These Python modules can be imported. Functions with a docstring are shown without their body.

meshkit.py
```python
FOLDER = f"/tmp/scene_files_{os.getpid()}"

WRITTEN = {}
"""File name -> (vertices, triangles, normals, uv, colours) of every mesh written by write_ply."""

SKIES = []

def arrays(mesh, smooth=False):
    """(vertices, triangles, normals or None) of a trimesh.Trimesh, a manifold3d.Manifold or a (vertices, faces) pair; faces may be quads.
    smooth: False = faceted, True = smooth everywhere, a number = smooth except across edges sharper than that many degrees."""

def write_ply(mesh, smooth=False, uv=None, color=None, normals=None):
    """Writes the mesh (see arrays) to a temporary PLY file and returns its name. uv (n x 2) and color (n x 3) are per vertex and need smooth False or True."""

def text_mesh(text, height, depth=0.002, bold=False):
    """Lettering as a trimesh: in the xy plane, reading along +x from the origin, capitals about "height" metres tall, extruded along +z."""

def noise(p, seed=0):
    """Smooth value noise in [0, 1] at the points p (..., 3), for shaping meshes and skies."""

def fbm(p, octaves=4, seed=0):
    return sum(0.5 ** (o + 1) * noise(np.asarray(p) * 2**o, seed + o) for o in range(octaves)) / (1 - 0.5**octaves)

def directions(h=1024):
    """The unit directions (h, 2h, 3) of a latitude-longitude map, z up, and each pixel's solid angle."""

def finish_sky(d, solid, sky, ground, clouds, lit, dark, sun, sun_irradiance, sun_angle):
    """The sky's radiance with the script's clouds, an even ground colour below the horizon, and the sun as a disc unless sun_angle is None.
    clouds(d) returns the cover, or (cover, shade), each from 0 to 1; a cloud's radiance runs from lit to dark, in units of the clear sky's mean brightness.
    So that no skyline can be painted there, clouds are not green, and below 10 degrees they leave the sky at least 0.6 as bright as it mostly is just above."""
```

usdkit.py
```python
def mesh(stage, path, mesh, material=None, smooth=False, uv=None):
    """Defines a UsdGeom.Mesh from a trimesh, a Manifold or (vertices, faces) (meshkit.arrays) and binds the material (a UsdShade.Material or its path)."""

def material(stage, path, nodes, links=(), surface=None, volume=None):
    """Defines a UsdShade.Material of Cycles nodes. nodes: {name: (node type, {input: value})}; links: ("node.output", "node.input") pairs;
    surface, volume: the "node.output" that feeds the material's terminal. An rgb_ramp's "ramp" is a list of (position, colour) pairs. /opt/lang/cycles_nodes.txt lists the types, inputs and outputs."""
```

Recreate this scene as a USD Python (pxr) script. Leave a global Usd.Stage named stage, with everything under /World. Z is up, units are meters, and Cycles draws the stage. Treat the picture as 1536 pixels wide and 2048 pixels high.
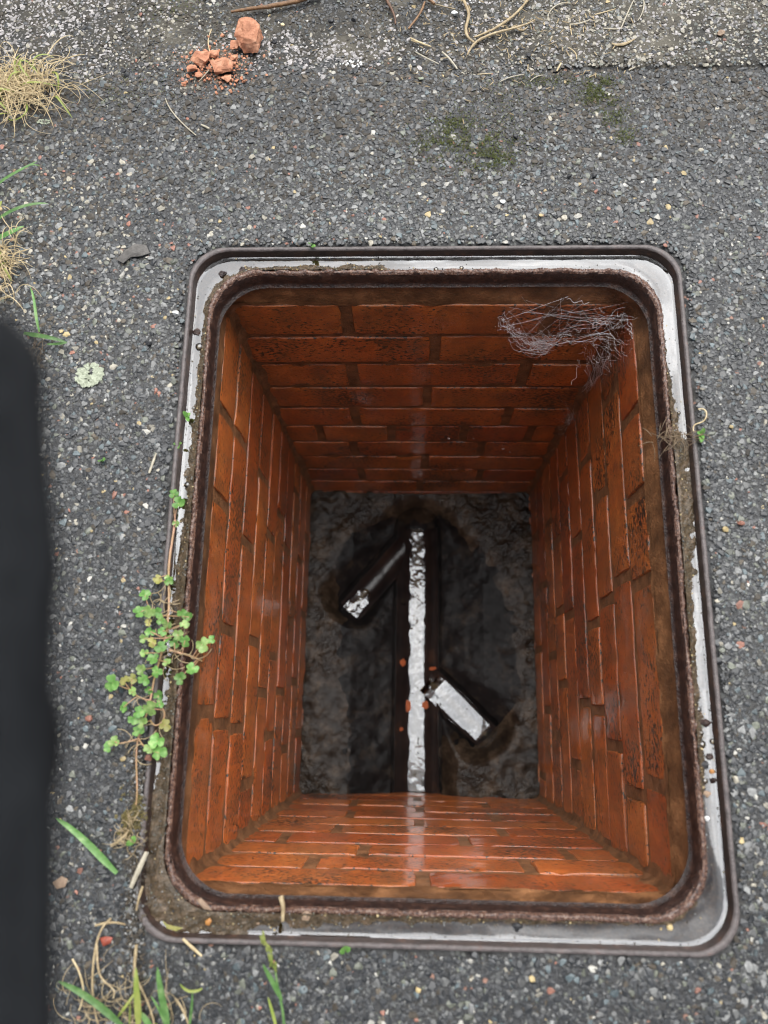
import math, random
import numpy as np, trimesh, shapely
from shapely.geometry import Polygon, LineString
from pxr import Usd, UsdGeom, UsdLux, UsdShade, Gf, Sdf, Vt
import usdkit
from meshkit import noise, fbm

stage = Usd.Stage.CreateInMemory()
UsdGeom.SetStageUpAxis(stage, 'Z'); UsdGeom.SetStageMetersPerUnit(stage, 1.0)
WORLD = UsdGeom.Xform.Define(stage, '/World'); stage.SetDefaultPrim(WORLD.GetPrim())
UsdGeom.Scope.Define(stage, '/World/Looks')
rng = np.random.default_rng(7); random.seed(7)

# ------------------------------------------------------------------ camera, sky, sun, exposure
CAM = np.array([-0.01858, -0.13810, 0.70698])
ROT = np.array([[0.99926008, -0.0065519, 0.03789945], [0.01579655, 0.96835188, -0.24908856], [-0.035068, 0.24950293, 0.96773887]])
FOCAL_PX = 1530.3            # in pixels of the 1536 wide photograph
cam = UsdGeom.Camera.Define(stage, '/World/camera')
m4 = Gf.Matrix4d(1.0)
for r in range(3):
    m4.SetRow(r, Gf.Vec4d(*[float(v) for v in ROT[:, r]], 0))
m4.SetRow(3, Gf.Vec4d(*[float(v) for v in CAM], 1))
cam.AddTransformOp().Set(m4)
cam.CreateFocalLengthAttr(26.0); cam.CreateHorizontalApertureAttr(26.0 * 1536 / FOCAL_PX)
cam.CreateFStopAttr(4.0); cam.CreateFocusDistanceAttr(0.92)
cam.CreateClippingRangeAttr(Gf.Vec2f(0.02, 1000))
cam.CreateExposureAttr(2.05)

SUN_TILT, SUN_SIDE = math.radians(24), math.radians(6)    # bright cloud round the hidden sun: away from the photographer, slightly right
sun_dir = np.array([math.sin(SUN_SIDE), math.sin(SUN_TILT), math.cos(SUN_TILT)]); sun_dir /= np.linalg.norm(sun_dir)
sun = UsdLux.DistantLight.Define(stage, '/World/sun')
sun.CreateIntensityAttr(0.22); sun.CreateAngleAttr(70.0); sun.CreateColorAttr(Gf.Vec3f(1.0, 0.985, 0.96))
sun.CreateNormalizeAttr(True)
zax = sun_dir; xax = np.cross([0, 1, 0], zax); xax /= np.linalg.norm(xax); yax = np.cross(zax, xax)
ms = Gf.Matrix4d(1.0)
for r, v in enumerate((xax, yax, zax)):
    ms.SetRow(r, Gf.Vec4d(*[float(c) for c in v], 0))
sun.AddTransformOp().Set(ms)
SKY_STRENGTH = 0.10
skym = usdkit.material(stage, '/World/Looks/sky', {
    'tc': ('texture_coordinate', {}),
    'sky': ('sky_texture', {'sky_type': 'single_scattering', 'sun_disc': False, 'sun_elevation': float(math.asin(sun_dir[2])), 'sun_rotation': float(math.atan2(sun_dir[0], sun_dir[1])), 'aerosol_density': 2.0}),
    'n': ('noise_texture', {'scale': 5.5, 'detail': 6.0, 'roughness': 0.6, 'distortion': 0.8}),
    'cl': ('rgb_ramp', {'ramp': [(0.36, (1.0, 1.06, 1.15)), (0.5, (3.9, 3.95, 4.0)), (0.64, (9.5, 9.4, 9.2))]}),
    'dt': ('vector_math', {'math_type': 'dot_product', 'vector2': tuple(float(c) for c in sun_dir)}), 'au': ('map_range', {'range_type': 'smoothstep', 'from_min': 0.58, 'from_max': 0.97, 'to_min': 0.10, 'to_max': 1.75}),   # overcast, brightest round the hidden sun
    'cm': ('vector_math', {'math_type': 'scale'}),
    'mx': ('mix_color', {'fac': 0.85, 'use_clamp': False}),
    'bg': ('background_shader', {'strength': SKY_STRENGTH}),
}, [('tc.generated', 'n.vector'), ('n.fac', 'cl.fac'), ('tc.generated', 'dt.vector1'), ('dt.value', 'au.value'), ('cl.color', 'cm.vector1'), ('au.result', 'cm.scale'), ('sky.color', 'mx.a'), ('cm.vector', 'mx.b'), ('mx.result', 'bg.color')], surface='bg.background')
dome = UsdLux.DomeLight.Define(stage, '/World/sky')
UsdShade.MaterialBindingAPI.Apply(dome.GetPrim()).Bind(skym)
dome.GetPrim().SetCustomDataByKey('kind', 'structure')

def at(px, py, z=0.0):
    """The point at height z that the photograph shows at a pixel."""
    d = ROT @ np.array([(px - 768) / FOCAL_PX, -(py - 1024) / FOCAL_PX, -1.0])
    return CAM + (z - CAM[2]) / d[2] * d

# ------------------------------------------------------------------ helpers
def free(parent, name):
    base = parent + '/' + name
    if not stage.GetPrimAtPath(base): return base
    k = 1
    while stage.GetPrimAtPath(f'{base}_{k:03d}'): k += 1
    return f'{base}_{k:03d}'

def path_of(o): return '/World' if o is None else (o if isinstance(o, str) else str(o.GetPath()))

def obj(name, mesh, mat, parent=None, smooth=False, **kw):
    if isinstance(mesh, tuple):      # leave out points that no face uses
        v, f = np.asarray(mesh[0], float), np.asarray(mesh[1])
        used = np.unique(f); new = np.zeros(len(v), int); new[used] = np.arange(len(used)); mesh = (v[used], new[f])
    m = usdkit.mesh(stage, free(path_of(parent), name), mesh, M[mat], smooth=smooth)
    return tag(m.GetPrim(), **kw)

def tag(p, label=None, cat=None, group=None, kind=None):
    for k, v in (('label', label), ('category', cat), ('group', group), ('kind', kind)):
        if v: p.SetCustomDataByKey(k, v)
    return p

def thing(name, label, cat, loc=(0, 0, 0), group=None, kind=None):
    x = UsdGeom.Xform.Define(stage, free('/World', name))
    if any(abs(c) > 0 for c in loc): x.AddTranslateOp().Set(Gf.Vec3d(*[float(c) for c in loc]))
    return tag(x.GetPrim(), label, cat, group, kind)

def cat_mesh(parts):
    vs, fs, n = [], [], 0
    for v, f in parts:
        vs.append(v); fs.append(np.asarray(f) + n); n += len(v)
    return np.vstack(vs), np.vstack(fs)

def grid_faces(nu, nv, wrap=False):
    i, j = np.meshgrid(np.arange(nu if wrap else nu - 1), np.arange(nv - 1), indexing='ij')
    a = i * nv + j; b = ((i + 1) % nu) * nv + j
    a, b = a.ravel(), b.ravel()
    return np.vstack([np.stack([a, b, b + 1], 1), np.stack([a, b + 1, a + 1], 1)])

def spline(pts, n):
    pts = np.asarray(pts, float)
    if len(pts) == 2:
        return pts[0] + (pts[1] - pts[0]) * np.linspace(0, 1, n)[:, None]
    from scipy.interpolate import CubicSpline
    t = np.r_[0, np.cumsum(np.linalg.norm(np.diff(pts, axis=0), axis=1) + 1e-9)]
    return CubicSpline(t, pts)(np.linspace(0, t[-1], n))

def tube(pts, r, sides=6, n=None, rough=0.0, seed=0):
    """A closed, tapering tube along a smooth line; r: one radius or one per point."""
    r = np.atleast_1d(np.asarray(r, float)); n = n or max(8, 6 * len(pts))
    c = spline(pts, n); rr = np.interp(np.linspace(0, 1, n), np.linspace(0, 1, len(r)), r)
    t = np.gradient(c, axis=0); t /= np.linalg.norm(t, axis=1)[:, None] + 1e-12
    ref = np.array([0, 0, 1.0]) if abs(t[:, 2]).mean() < 0.8 else np.array([1.0, 0, 0])
    a = np.cross(t, ref); a /= np.linalg.norm(a, axis=1)[:, None] + 1e-12; b = np.cross(t, a)
    th = np.linspace(0, 2 * np.pi, sides, endpoint=False)
    ring = a[:, None] * np.cos(th)[None, :, None] + b[:, None] * np.sin(th)[None, :, None]
    v = c[:, None] + ring * rr[:, None, None]
    if rough:
        v = v + ring * (rr[:, None] * rough * (noise(v / (rr.mean() * 2.2), seed) - 0.5) * 2)[..., None]
    i, j = np.meshgrid(np.arange(n - 1), np.arange(sides), indexing='ij'); k = (j + 1) % sides
    a0, a1, b0, b1 = (i * sides + j).ravel(), (i * sides + k).ravel(), ((i + 1) * sides + j).ravel(), ((i + 1) * sides + k).ravel()
    f = np.vstack([np.stack([a0, a1, b1], 1), np.stack([a0, b1, b0], 1)])
    v = np.vstack([v.reshape(-1, 3), c[:1], c[-1:]]); e = n * sides
    j = np.arange(sides); k = (j + 1) % sides
    f = np.vstack([f, np.stack([np.full(sides, e), k, j], 1), np.stack([np.full(sides, e + 1), (n - 1) * sides + j, (n - 1) * sides + k], 1)])
    return v, f

def blade(pts, w, n=14, fold=0.35, twist=0.0):
    """A grass blade: a ribbon with a folded midrib that tapers to its tip. pts from the base to the tip."""
    c = spline(pts, n); s = np.linspace(0, 1, n)
    t = np.gradient(c, axis=0); t /= np.linalg.norm(t, axis=1)[:, None]
    side = np.cross(t, [0, 0, 1.0]); side /= np.linalg.norm(side, axis=1)[:, None] + 1e-9
    up = np.cross(side, t)
    ww = w * 0.5 * np.minimum(1, 0.55 + 1.8 * s) * np.sqrt(np.clip(1 - s ** 3, 0.004, 1))
    ca, sa = np.cos(twist * s), np.sin(twist * s)
    sd = side * ca[:, None] + up * sa[:, None]; uu = up * ca[:, None] - side * sa[:, None]
    v = np.stack([c - sd * ww[:, None] + uu * (fold * ww)[:, None], c, c + sd * ww[:, None] + uu * (fold * ww)[:, None]], 1).reshape(-1, 3)
    return v, grid_faces(n, 3)

def rock(seed, size, n=26, squash=(1, 0.8, 0.7), rough=0.12, sub=1):
    g = np.random.default_rng(seed)
    p = g.normal(size=(n, 3)); p /= np.linalg.norm(p, axis=1)[:, None]
    p *= (0.8 + 0.2 * g.random(n))[:, None] * np.array(squash) * size / 2
    m = trimesh.Trimesh(p).convex_hull
    for _ in range(sub): m = m.subdivide()
    v = np.array(m.vertices); nn = m.vertex_normals
    v = v + nn * ((noise(v / (size * 0.16), seed) - 0.5) * rough * size)[:, None]
    return v, np.array(m.faces)

# ------------------------------------------------------------------ materials
M = {}
def mat(name, nodes, links, surface='p.BSDF'):
    M[name] = usdkit.material(stage, '/World/Looks/' + name, nodes, links, surface=surface)

POS = ('geometry', {})

def speckled(name, ramp, scale=60, rough=0.45, bump=0.3, dist=0.002, bscale=None, detail=6, spec=0.5, coat=0.0, var=0.0):
    """Noise-coloured surface with fine relief, in world coordinates; var: brightness variation from one object to the next."""
    nodes = {'g': POS, 'n': ('noise_texture', {'scale': scale, 'detail': detail, 'roughness': 0.65}), 'r': ('rgb_ramp', {'ramp': ramp}),
             'n2': ('noise_texture', {'scale': bscale or scale * 4, 'detail': 4.0, 'roughness': 0.6}),
             'b': ('bump', {'strength': bump, 'distance': dist}),
             'p': ('principled_bsdf', {'roughness': rough, 'specular_ior_level': spec, 'coat_weight': coat, 'coat_roughness': 0.12})}
    links = [('g.position', 'n.vector'), ('n.fac', 'r.fac'), ('g.position', 'n2.vector'), ('n2.fac', 'b.height'), ('b.normal', 'p.normal')]
    if var:
        nodes.update({'oi': ('object_info', {}), 'mr': ('map_range', {'from_min': 0.0, 'from_max': 1.0, 'to_min': 1 - var, 'to_max': 1 + var}), 'h': ('hsv', {})})
        links += [('oi.random', 'mr.value'), ('mr.result', 'h.value'), ('r.color', 'h.color'), ('h.color', 'p.base_color')]
    else:
        links.append(('r.color', 'p.base_color'))
    mat(name, nodes, links)

# bitumen between the stones, with brown soil film in places
mat('bitumen', {
    'g': POS, 'n': ('noise_texture', {'scale': 9.0, 'detail': 5.0, 'roughness': 0.6}), 'r': ('rgb_ramp', {'ramp': [(0.35, (0.013, 0.0135, 0.014)), (0.6, (0.021, 0.020, 0.018)), (0.75, (0.042, 0.035, 0.025))]}),
    'n2': ('noise_texture', {'scale': 420.0, 'detail': 4.0, 'roughness': 0.7}), 'b': ('bump', {'strength': 0.6, 'distance': 0.0022}),
    'v': ('voronoi_texture', {'scale': 230.0}), 'sp': ('separate_color', {}), 'vr': ('rgb_ramp', {'interpolate': False, 'ramp': [(0.0, (0.018, 0.018, 0.019)), (0.42, (0.034, 0.035, 0.036)), (0.66, (0.075, 0.077, 0.075)), (0.84, (0.11, 0.115, 0.105)), (0.94, (0.19, 0.185, 0.17)), (0.985, (0.25, 0.13, 0.09))]}),
    'ed': ('map_range', {'from_min': 0.30, 'from_max': 0.62, 'to_min': 1.0, 'to_max': 0.0, 'clamp': True}), 'mx': ('mix_color', {}),
    'p': ('principled_bsdf', {'roughness': 0.42})},
    [('g.position', 'n.vector'), ('n.fac', 'r.fac'), ('g.position', 'v.vector'), ('v.color', 'sp.color'), ('sp.r', 'vr.fac'), ('v.distance', 'ed.value'), ('ed.result', 'mx.fac'), ('r.color', 'mx.a'), ('vr.color', 'mx.b'), ('mx.result', 'p.base_color'),
     ('g.position', 'n2.vector'), ('n2.fac', 'b.height'), ('b.normal', 'p.normal')])
# older surface: soil, pale lichen crust, algae
mat('old_tarmac', {
    'g': POS, 'n': ('noise_texture', {'scale': 7.0, 'detail': 6.0, 'roughness': 0.62}), 'r': ('rgb_ramp', {'ramp': [(0.36, (0.022, 0.022, 0.021)), (0.5, (0.055, 0.048, 0.035)), (0.66, (0.14, 0.125, 0.095))]}),
    'nl': ('noise_texture', {'scale': 130.0, 'detail': 5.0, 'roughness': 0.75}), 'rl': ('rgb_ramp', {'ramp': [(0.55, (0.0, 0.0, 0.0)), (0.66, (1.0, 1.0, 1.0))]}),
    'mx': ('mix_color', {'b': (0.30, 0.28, 0.24)}), 'sc': ('math', {'math_type': 'multiply', 'value2': 0.6}),
    'n2': ('noise_texture', {'scale': 380.0, 'detail': 5.0, 'roughness': 0.7}), 'b': ('bump', {'strength': 0.8, 'distance': 0.003}),
    'p': ('principled_bsdf', {'roughness': 0.75})},
    [('g.position', 'n.vector'), ('n.fac', 'r.fac'), ('g.position', 'nl.vector'), ('nl.fac', 'rl.fac'), ('rl.color', 'sc.value1'), ('sc.value', 'mx.fac'), ('r.color', 'mx.a'), ('mx.result', 'p.base_color'),
     ('g.position', 'n2.vector'), ('n2.fac', 'b.height'), ('b.normal', 'p.normal')])
def stone_mat(name, c, rough=0.36, var=0.45):
    c = np.array(c)
    mat(name, {'tc': ('texture_coordinate', {}), 'n': ('noise_texture', {'scale': 1.6, 'detail': 4.0, 'roughness': 0.7}), 'r': ('rgb_ramp', {'ramp': [(0.3, tuple(c * 0.6)), (0.7, tuple(np.minimum(c * 1.3, 0.85)))]}),
               'oi': ('object_info', {}), 'mr': ('map_range', {'to_min': 1 - var, 'to_max': 1 + var}), 'h': ('hsv', {}),
               'b': ('bump', {'strength': 0.4, 'distance': 0.001}), 'p': ('principled_bsdf', {'roughness': rough})},
        [('tc.object', 'n.vector'), ('n.fac', 'r.fac'), ('r.color', 'h.color'), ('oi.random', 'mr.value'), ('mr.result', 'h.value'), ('h.color', 'p.base_color'), ('n.fac', 'b.height'), ('b.normal', 'p.normal')])
stone_mat('stone_dark', (0.028, 0.0295, 0.031)); stone_mat('stone_grey', (0.092, 0.092, 0.088)); stone_mat('stone_blue', (0.075, 0.095, 0.10)); stone_mat('stone_green', (0.10, 0.105, 0.08))
stone_mat('stone_pale', (0.19, 0.19, 0.182), 0.45, 0.3); stone_mat('stone_white', (0.42, 0.40, 0.35), 0.5, 0.25); stone_mat('stone_red', (0.25, 0.11, 0.075), 0.5, 0.3)
stone_mat('stone_yellow', (0.38, 0.29, 0.14), 0.5, 0.25); stone_mat('stone_brown', (0.075, 0.06, 0.042), 0.6, 0.4); stone_mat('stone_soil', (0.035, 0.028, 0.019), 0.7, 0.4); stone_mat('lichen_crust', (0.31, 0.29, 0.28), 0.8, 0.4); stone_mat('stone_tan', (0.29, 0.265, 0.21), 0.6, 0.4)

speckled('frame_iron', [(0.3, (0.016, 0.011, 0.009)), (0.55, (0.032, 0.020, 0.016)), (0.75, (0.085, 0.038, 0.02))], 70, 0.34, 0.6, 0.0016, 520)
speckled('frame_lip', [(0.3, (0.010, 0.006, 0.005)), (0.5, (0.024, 0.013, 0.010)), (0.68, (0.06, 0.030, 0.020)), (0.8, (0.12, 0.07, 0.045))], 110, 0.26, 0.9, 0.0022, 430)
speckled('rust_crust', [(0.34, (0.03, 0.014, 0.009)), (0.46, (0.09, 0.042, 0.027)), (0.58, (0.19, 0.10, 0.065)), (0.70, (0.34, 0.26, 0.20))], 330, 0.14, 1.0, 0.003, 800, spec=0.8, coat=0.6)
speckled('frame_edge', [(0.3, (0.05, 0.042, 0.040)), (0.6, (0.11, 0.09, 0.085)), (0.8, (0.10, 0.045, 0.03))], 120, 0.42, 0.6, 0.0012, 600)
speckled('silt', [(0.3, (0.03, 0.021, 0.012)), (0.5, (0.075, 0.054, 0.032)), (0.64, (0.13, 0.09, 0.058)), (0.78, (0.28, 0.22, 0.15))], 150, 0.2, 0.9, 0.0022, 420)
speckled('mortar', [(0.3, (0.05, 0.024, 0.010)), (0.5, (0.14, 0.064, 0.027)), (0.72, (0.25, 0.115, 0.05))], 55, 0.42, 0.8, 0.002, 420)
speckled('mortar_bed', [(0.3, (0.035, 0.017, 0.008)), (0.5, (0.11, 0.050, 0.021)), (0.72, (0.28, 0.13, 0.055))], 30, 0.40, 0.7, 0.002, 380)
speckled('benching', [(0.3, (0.008, 0.006, 0.005)), (0.5, (0.026, 0.018, 0.012)), (0.7, (0.085, 0.060, 0.040))], 26, 0.19, 0.8, 0.0011, 460, spec=0.2, detail=7)
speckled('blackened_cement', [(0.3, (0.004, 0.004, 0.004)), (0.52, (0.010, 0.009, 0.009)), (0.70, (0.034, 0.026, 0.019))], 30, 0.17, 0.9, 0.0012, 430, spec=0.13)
speckled('clay_pipe', [(0.35, (0.008, 0.006, 0.006)), (0.6, (0.020, 0.013, 0.011)), (0.78, (0.06, 0.028, 0.016))], 18, 0.26, 0.35, 0.0012, 260, spec=0.3, coat=0.1)
speckled('clay_chip', [(0.4, (0.35, 0.085, 0.03)), (0.7, (0.5, 0.14, 0.05))], 80, 0.4, 0.3)
speckled('brick_rubble', [(0.3, (0.30, 0.12, 0.065)), (0.5, (0.46, 0.20, 0.11)), (0.7, (0.60, 0.32, 0.20))], 90, 0.75, 0.6, 0.0012, 700)
speckled('twig_bark', [(0.3, (0.10, 0.052, 0.025)), (0.6, (0.24, 0.13, 0.06)), (0.8, (0.34, 0.21, 0.11))], 220, 0.55, 0.5, 0.0008)
speckled('dark_twig', [(0.3, (0.06, 0.03, 0.018)), (0.7, (0.17, 0.09, 0.05))], 220, 0.55, 0.5, 0.0008)
speckled('dry_stalk', [(0.3, (0.19, 0.135, 0.07)), (0.5, (0.33, 0.25, 0.14)), (0.7, (0.46, 0.37, 0.22))], 150, 0.55, 0.3, 0.0006)
speckled('straw', [(0.3, (0.36, 0.27, 0.14)), (0.55, (0.54, 0.43, 0.25)), (0.75, (0.68, 0.57, 0.38))], 120, 0.5, 0.2, 0.0005)
speckled('pale_straw', [(0.3, (0.28, 0.25, 0.18)), (0.7, (0.48, 0.43, 0.33))], 120, 0.5, 0.2, 0.0005)
speckled('root_stem', [(0.35, (0.30, 0.20, 0.08)), (0.6, (0.42, 0.24, 0.15)), (0.8, (0.48, 0.20, 0.17))], 60, 0.45, 0.2, 0.0005)
speckled('root_dark', [(0.3, (0.07, 0.045, 0.025)), (0.7, (0.22, 0.155, 0.09))], 220, 0.5, 0.3, 0.0006)
speckled('white_fleck', [(0.3, (0.5, 0.5, 0.48)), (0.7, (0.72, 0.72, 0.69))], 300, 0.6, 0.4, 0.0006)
speckled('lichen', [(0.35, (0.22, 0.24, 0.17)), (0.65, (0.42, 0.45, 0.34))], 300, 0.8, 0.8, 0.001)
speckled('black_pebble', [(0.3, (0.010, 0.010, 0.011)), (0.7, (0.03, 0.03, 0.032))], 200, 0.5, 0.6, 0.001)
speckled('tan_pebble', [(0.3, (0.20, 0.13, 0.085)), (0.7, (0.34, 0.24, 0.16))], 200, 0.6, 0.6, 0.001)
speckled('orange_leaf', [(0.3, (0.30, 0.12, 0.03)), (0.7, (0.45, 0.22, 0.06))], 200, 0.5, 0.4, 0.0006)
speckled('red_leaf', [(0.3, (0.17, 0.035, 0.022)), (0.7, (0.32, 0.07, 0.035))], 200, 0.5, 0.4, 0.0006)
speckled('grey_leaf', [(0.3, (0.05, 0.045, 0.04)), (0.7, (0.12, 0.11, 0.10))], 200, 0.6, 0.6, 0.001)
speckled('cobweb', [(0.3, (0.7, 0.68, 0.68)), (0.7, (0.88, 0.86, 0.86))], 200, 0.6, 0.0)
speckled('black_cloth', [(0.3, (0.006, 0.007, 0.008)), (0.7, (0.012, 0.013, 0.015))], 300, 0.85, 0.5, 0.001, 1500, spec=0.2)

def leaf_mat(name, ramp, scale, rough=0.4, trans=0.35):
    mat(name, {'g': POS, 'n': ('noise_texture', {'scale': scale, 'detail': 4.0, 'roughness': 0.6}), 'r': ('rgb_ramp', {'ramp': ramp}), 'oi': ('object_info', {}),
               'mr': ('map_range', {'to_min': 0.75, 'to_max': 1.3}), 'h': ('hsv', {}), 'n2': ('noise_texture', {'scale': 900.0, 'detail': 2.0}), 'b': ('bump', {'strength': 0.25, 'distance': 0.0006}),
               'p': ('principled_bsdf', {'roughness': rough}), 't': ('translucent_bsdf', {}), 'm': ('mix_closure', {'fac': trans})},
        [('g.position', 'n.vector'), ('n.fac', 'r.fac'), ('r.color', 'h.color'), ('oi.random', 'mr.value'), ('mr.result', 'h.value'), ('h.color', 'p.base_color'), ('h.color', 't.color'),
         ('g.position', 'n2.vector'), ('n2.fac', 'b.height'), ('b.normal', 'p.normal'), ('p.BSDF', 'm.closure1'), ('t.BSDF', 'm.closure2')], surface='m.closure')
leaf_mat('clover_leaf', [(0.3, (0.085, 0.21, 0.04)), (0.52, (0.15, 0.32, 0.075)), (0.72, (0.30, 0.45, 0.15))], 190)
leaf_mat('pale_clover', [(0.3, (0.14, 0.25, 0.06)), (0.52, (0.24, 0.37, 0.11)), (0.72, (0.40, 0.50, 0.20))], 190)
leaf_mat('yellow_leaf', [(0.3, (0.30, 0.31, 0.07)), (0.7, (0.48, 0.44, 0.16))], 120)
leaf_mat('green_blade', [(0.3, (0.08, 0.19, 0.045)), (0.55, (0.15, 0.29, 0.09)), (0.75, (0.30, 0.42, 0.18))], 130)
leaf_mat('lime_blade', [(0.3, (0.22, 0.30, 0.05)), (0.7, (0.40, 0.42, 0.12))], 60)
leaf_mat('moss', [(0.3, (0.07, 0.085, 0.022)), (0.7, (0.16, 0.18, 0.05))], 200, 0.7)
leaf_mat('moss_dry', [(0.3, (0.13, 0.11, 0.04)), (0.7, (0.27, 0.22, 0.09))], 200, 0.7)

# wet brick: orange body, darker fired patches, black flecks along the bed, silt film
mat('brick', {
    'g': POS, 'oi': ('object_info', {}),
    'nb': ('noise_texture', {'scale': 22.0, 'detail': 9.0, 'roughness': 0.78}), 'rb': ('rgb_ramp', {'ramp': [(0.32, (0.29, 0.060, 0.017)), (0.52, (0.45, 0.115, 0.025)), (0.72, (0.54, 0.165, 0.04))]}),
    'or': ('rgb_ramp', {'ramp': [(0.0, (0.72, 0.55, 0.5)), (0.35, (1.0, 0.95, 0.9)), (0.75, (1.0, 1.1, 1.05)), (1.0, (0.82, 0.7, 0.75))]}), 'mul': ('mix_color', {'blend_type': 'multiply', 'fac': 1.0}),
    'mp': ('mapping', {'scale': (1.0, 1.0, 1.6)}), 'ns': ('noise_texture', {'scale': 190.0, 'detail': 3.0, 'roughness': 0.6}), 'nm': ('noise_texture', {'scale': 9.0, 'detail': 3.0}),
    'ad': ('math', {'math_type': 'multiply_add', 'value2': 0.55}), 'rs': ('rgb_ramp', {'ramp': [(0.83, (0, 0, 0)), (0.90, (1, 1, 1))]}), 'dk': ('mix_color', {'b': (0.020, 0.013, 0.009)}),
    'mf': ('mapping', {'scale': (1.0, 1.0, 0.4)}), 'nf': ('noise_texture', {'scale': 30.0, 'detail': 8.0, 'roughness': 0.78}), 'rf': ('rgb_ramp', {'ramp': [(0.40, (0, 0, 0)), (0.74, (0.85, 0.85, 0.85))]}), 'fl': ('mix_color', {'b': (0.085, 0.046, 0.021)}),
    'n2': ('noise_texture', {'scale': 300.0, 'detail': 6.0, 'roughness': 0.75}), 'b': ('bump', {'strength': 0.85, 'distance': 0.0022}),
    'p': ('principled_bsdf', {'roughness': 0.34, 'coat_weight': 0.5, 'coat_roughness': 0.13})},
    [('g.position', 'nb.vector'), ('nb.fac', 'rb.fac'), ('oi.random', 'or.fac'), ('rb.color', 'mul.a'), ('or.color', 'mul.b'),
     ('g.position', 'mp.vector'), ('mp.vector', 'ns.vector'), ('g.position', 'nm.vector'), ('nm.fac', 'ad.value1'), ('ns.fac', 'ad.value3'), ('ad.value', 'rs.fac'), ('rs.color', 'dk.fac'), ('mul.result', 'dk.a'),
     ('g.position', 'mf.vector'), ('mf.vector', 'nf.vector'), ('nf.fac', 'rf.fac'), ('rf.color', 'fl.fac'), ('dk.result', 'fl.a'), ('fl.result', 'p.base_color'),
     ('g.position', 'n2.vector'), ('n2.fac', 'b.height'), ('b.normal', 'p.normal')])
# water with an oily film: half clear, half mirror
mat('water', {
    'lw': ('layer_weight', {'blend': 0.475}), 'g': POS, 'n': ('noise_texture', {'scale': 60.0, 'detail': 3.0}), 'b': ('bump', {'strength': 0.03, 'distance': 0.002}),
    't': ('transparent_bsdf', {'color': (0.72, 0.64, 0.5)}), 'gl': ('glossy_bsdf', {'color': (0.95, 0.97, 1.0), 'roughness': 0.015}), 'm': ('mix_closure', {})},
    [('g.position', 'n.vector'), ('n.fac', 'b.height'), ('b.normal', 'gl.normal'), ('lw.fresnel', 'm.fac'), ('t.BSDF', 'm.closure1'), ('gl.BSDF', 'm.closure2')], surface='m.closure')

# ------------------------------------------------------------------ rounded rectangles round the opening
FA, FB = 0.2546, 0.3318            # half size of the frame
CX, CY, CW, CL = -0.0045, 0.0, 0.2227, 0.2941   # brick chamber: centre and half size
ZB, ZF = -0.055, -0.8134           # top of the first course, floor

def rrect(a, b, r, ns=150, na=26):
    """Rounded rectangle, clockwise from the left end of the far side; the same count of points whatever the size."""
    out = []
    for (cx, cy, a0), (p, q) in zip(((a - r, b - r, 90), (a - r, -b + r, 0), (-a + r, -b + r, -90), (-a + r, b - r, 180)),
                                    (((-a + r, b), (a - r, b)), ((a, b - r), (a, -b + r)), ((a - r, -b), (-a + r, -b)), ((-a, -b + r), (-a, b - r)))):
        t = np.linspace(0, 1, ns, endpoint=False)[:, None]
        out.append(np.array(p) + (np.array(q) - np.array(p)) * t)
        th = np.radians(a0 - 90 * np.linspace(0, 1, na, endpoint=False))
        out.append(np.stack([cx + r * np.cos(th), cy + r * np.sin(th)], 1))
    return np.vstack(out)

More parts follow.
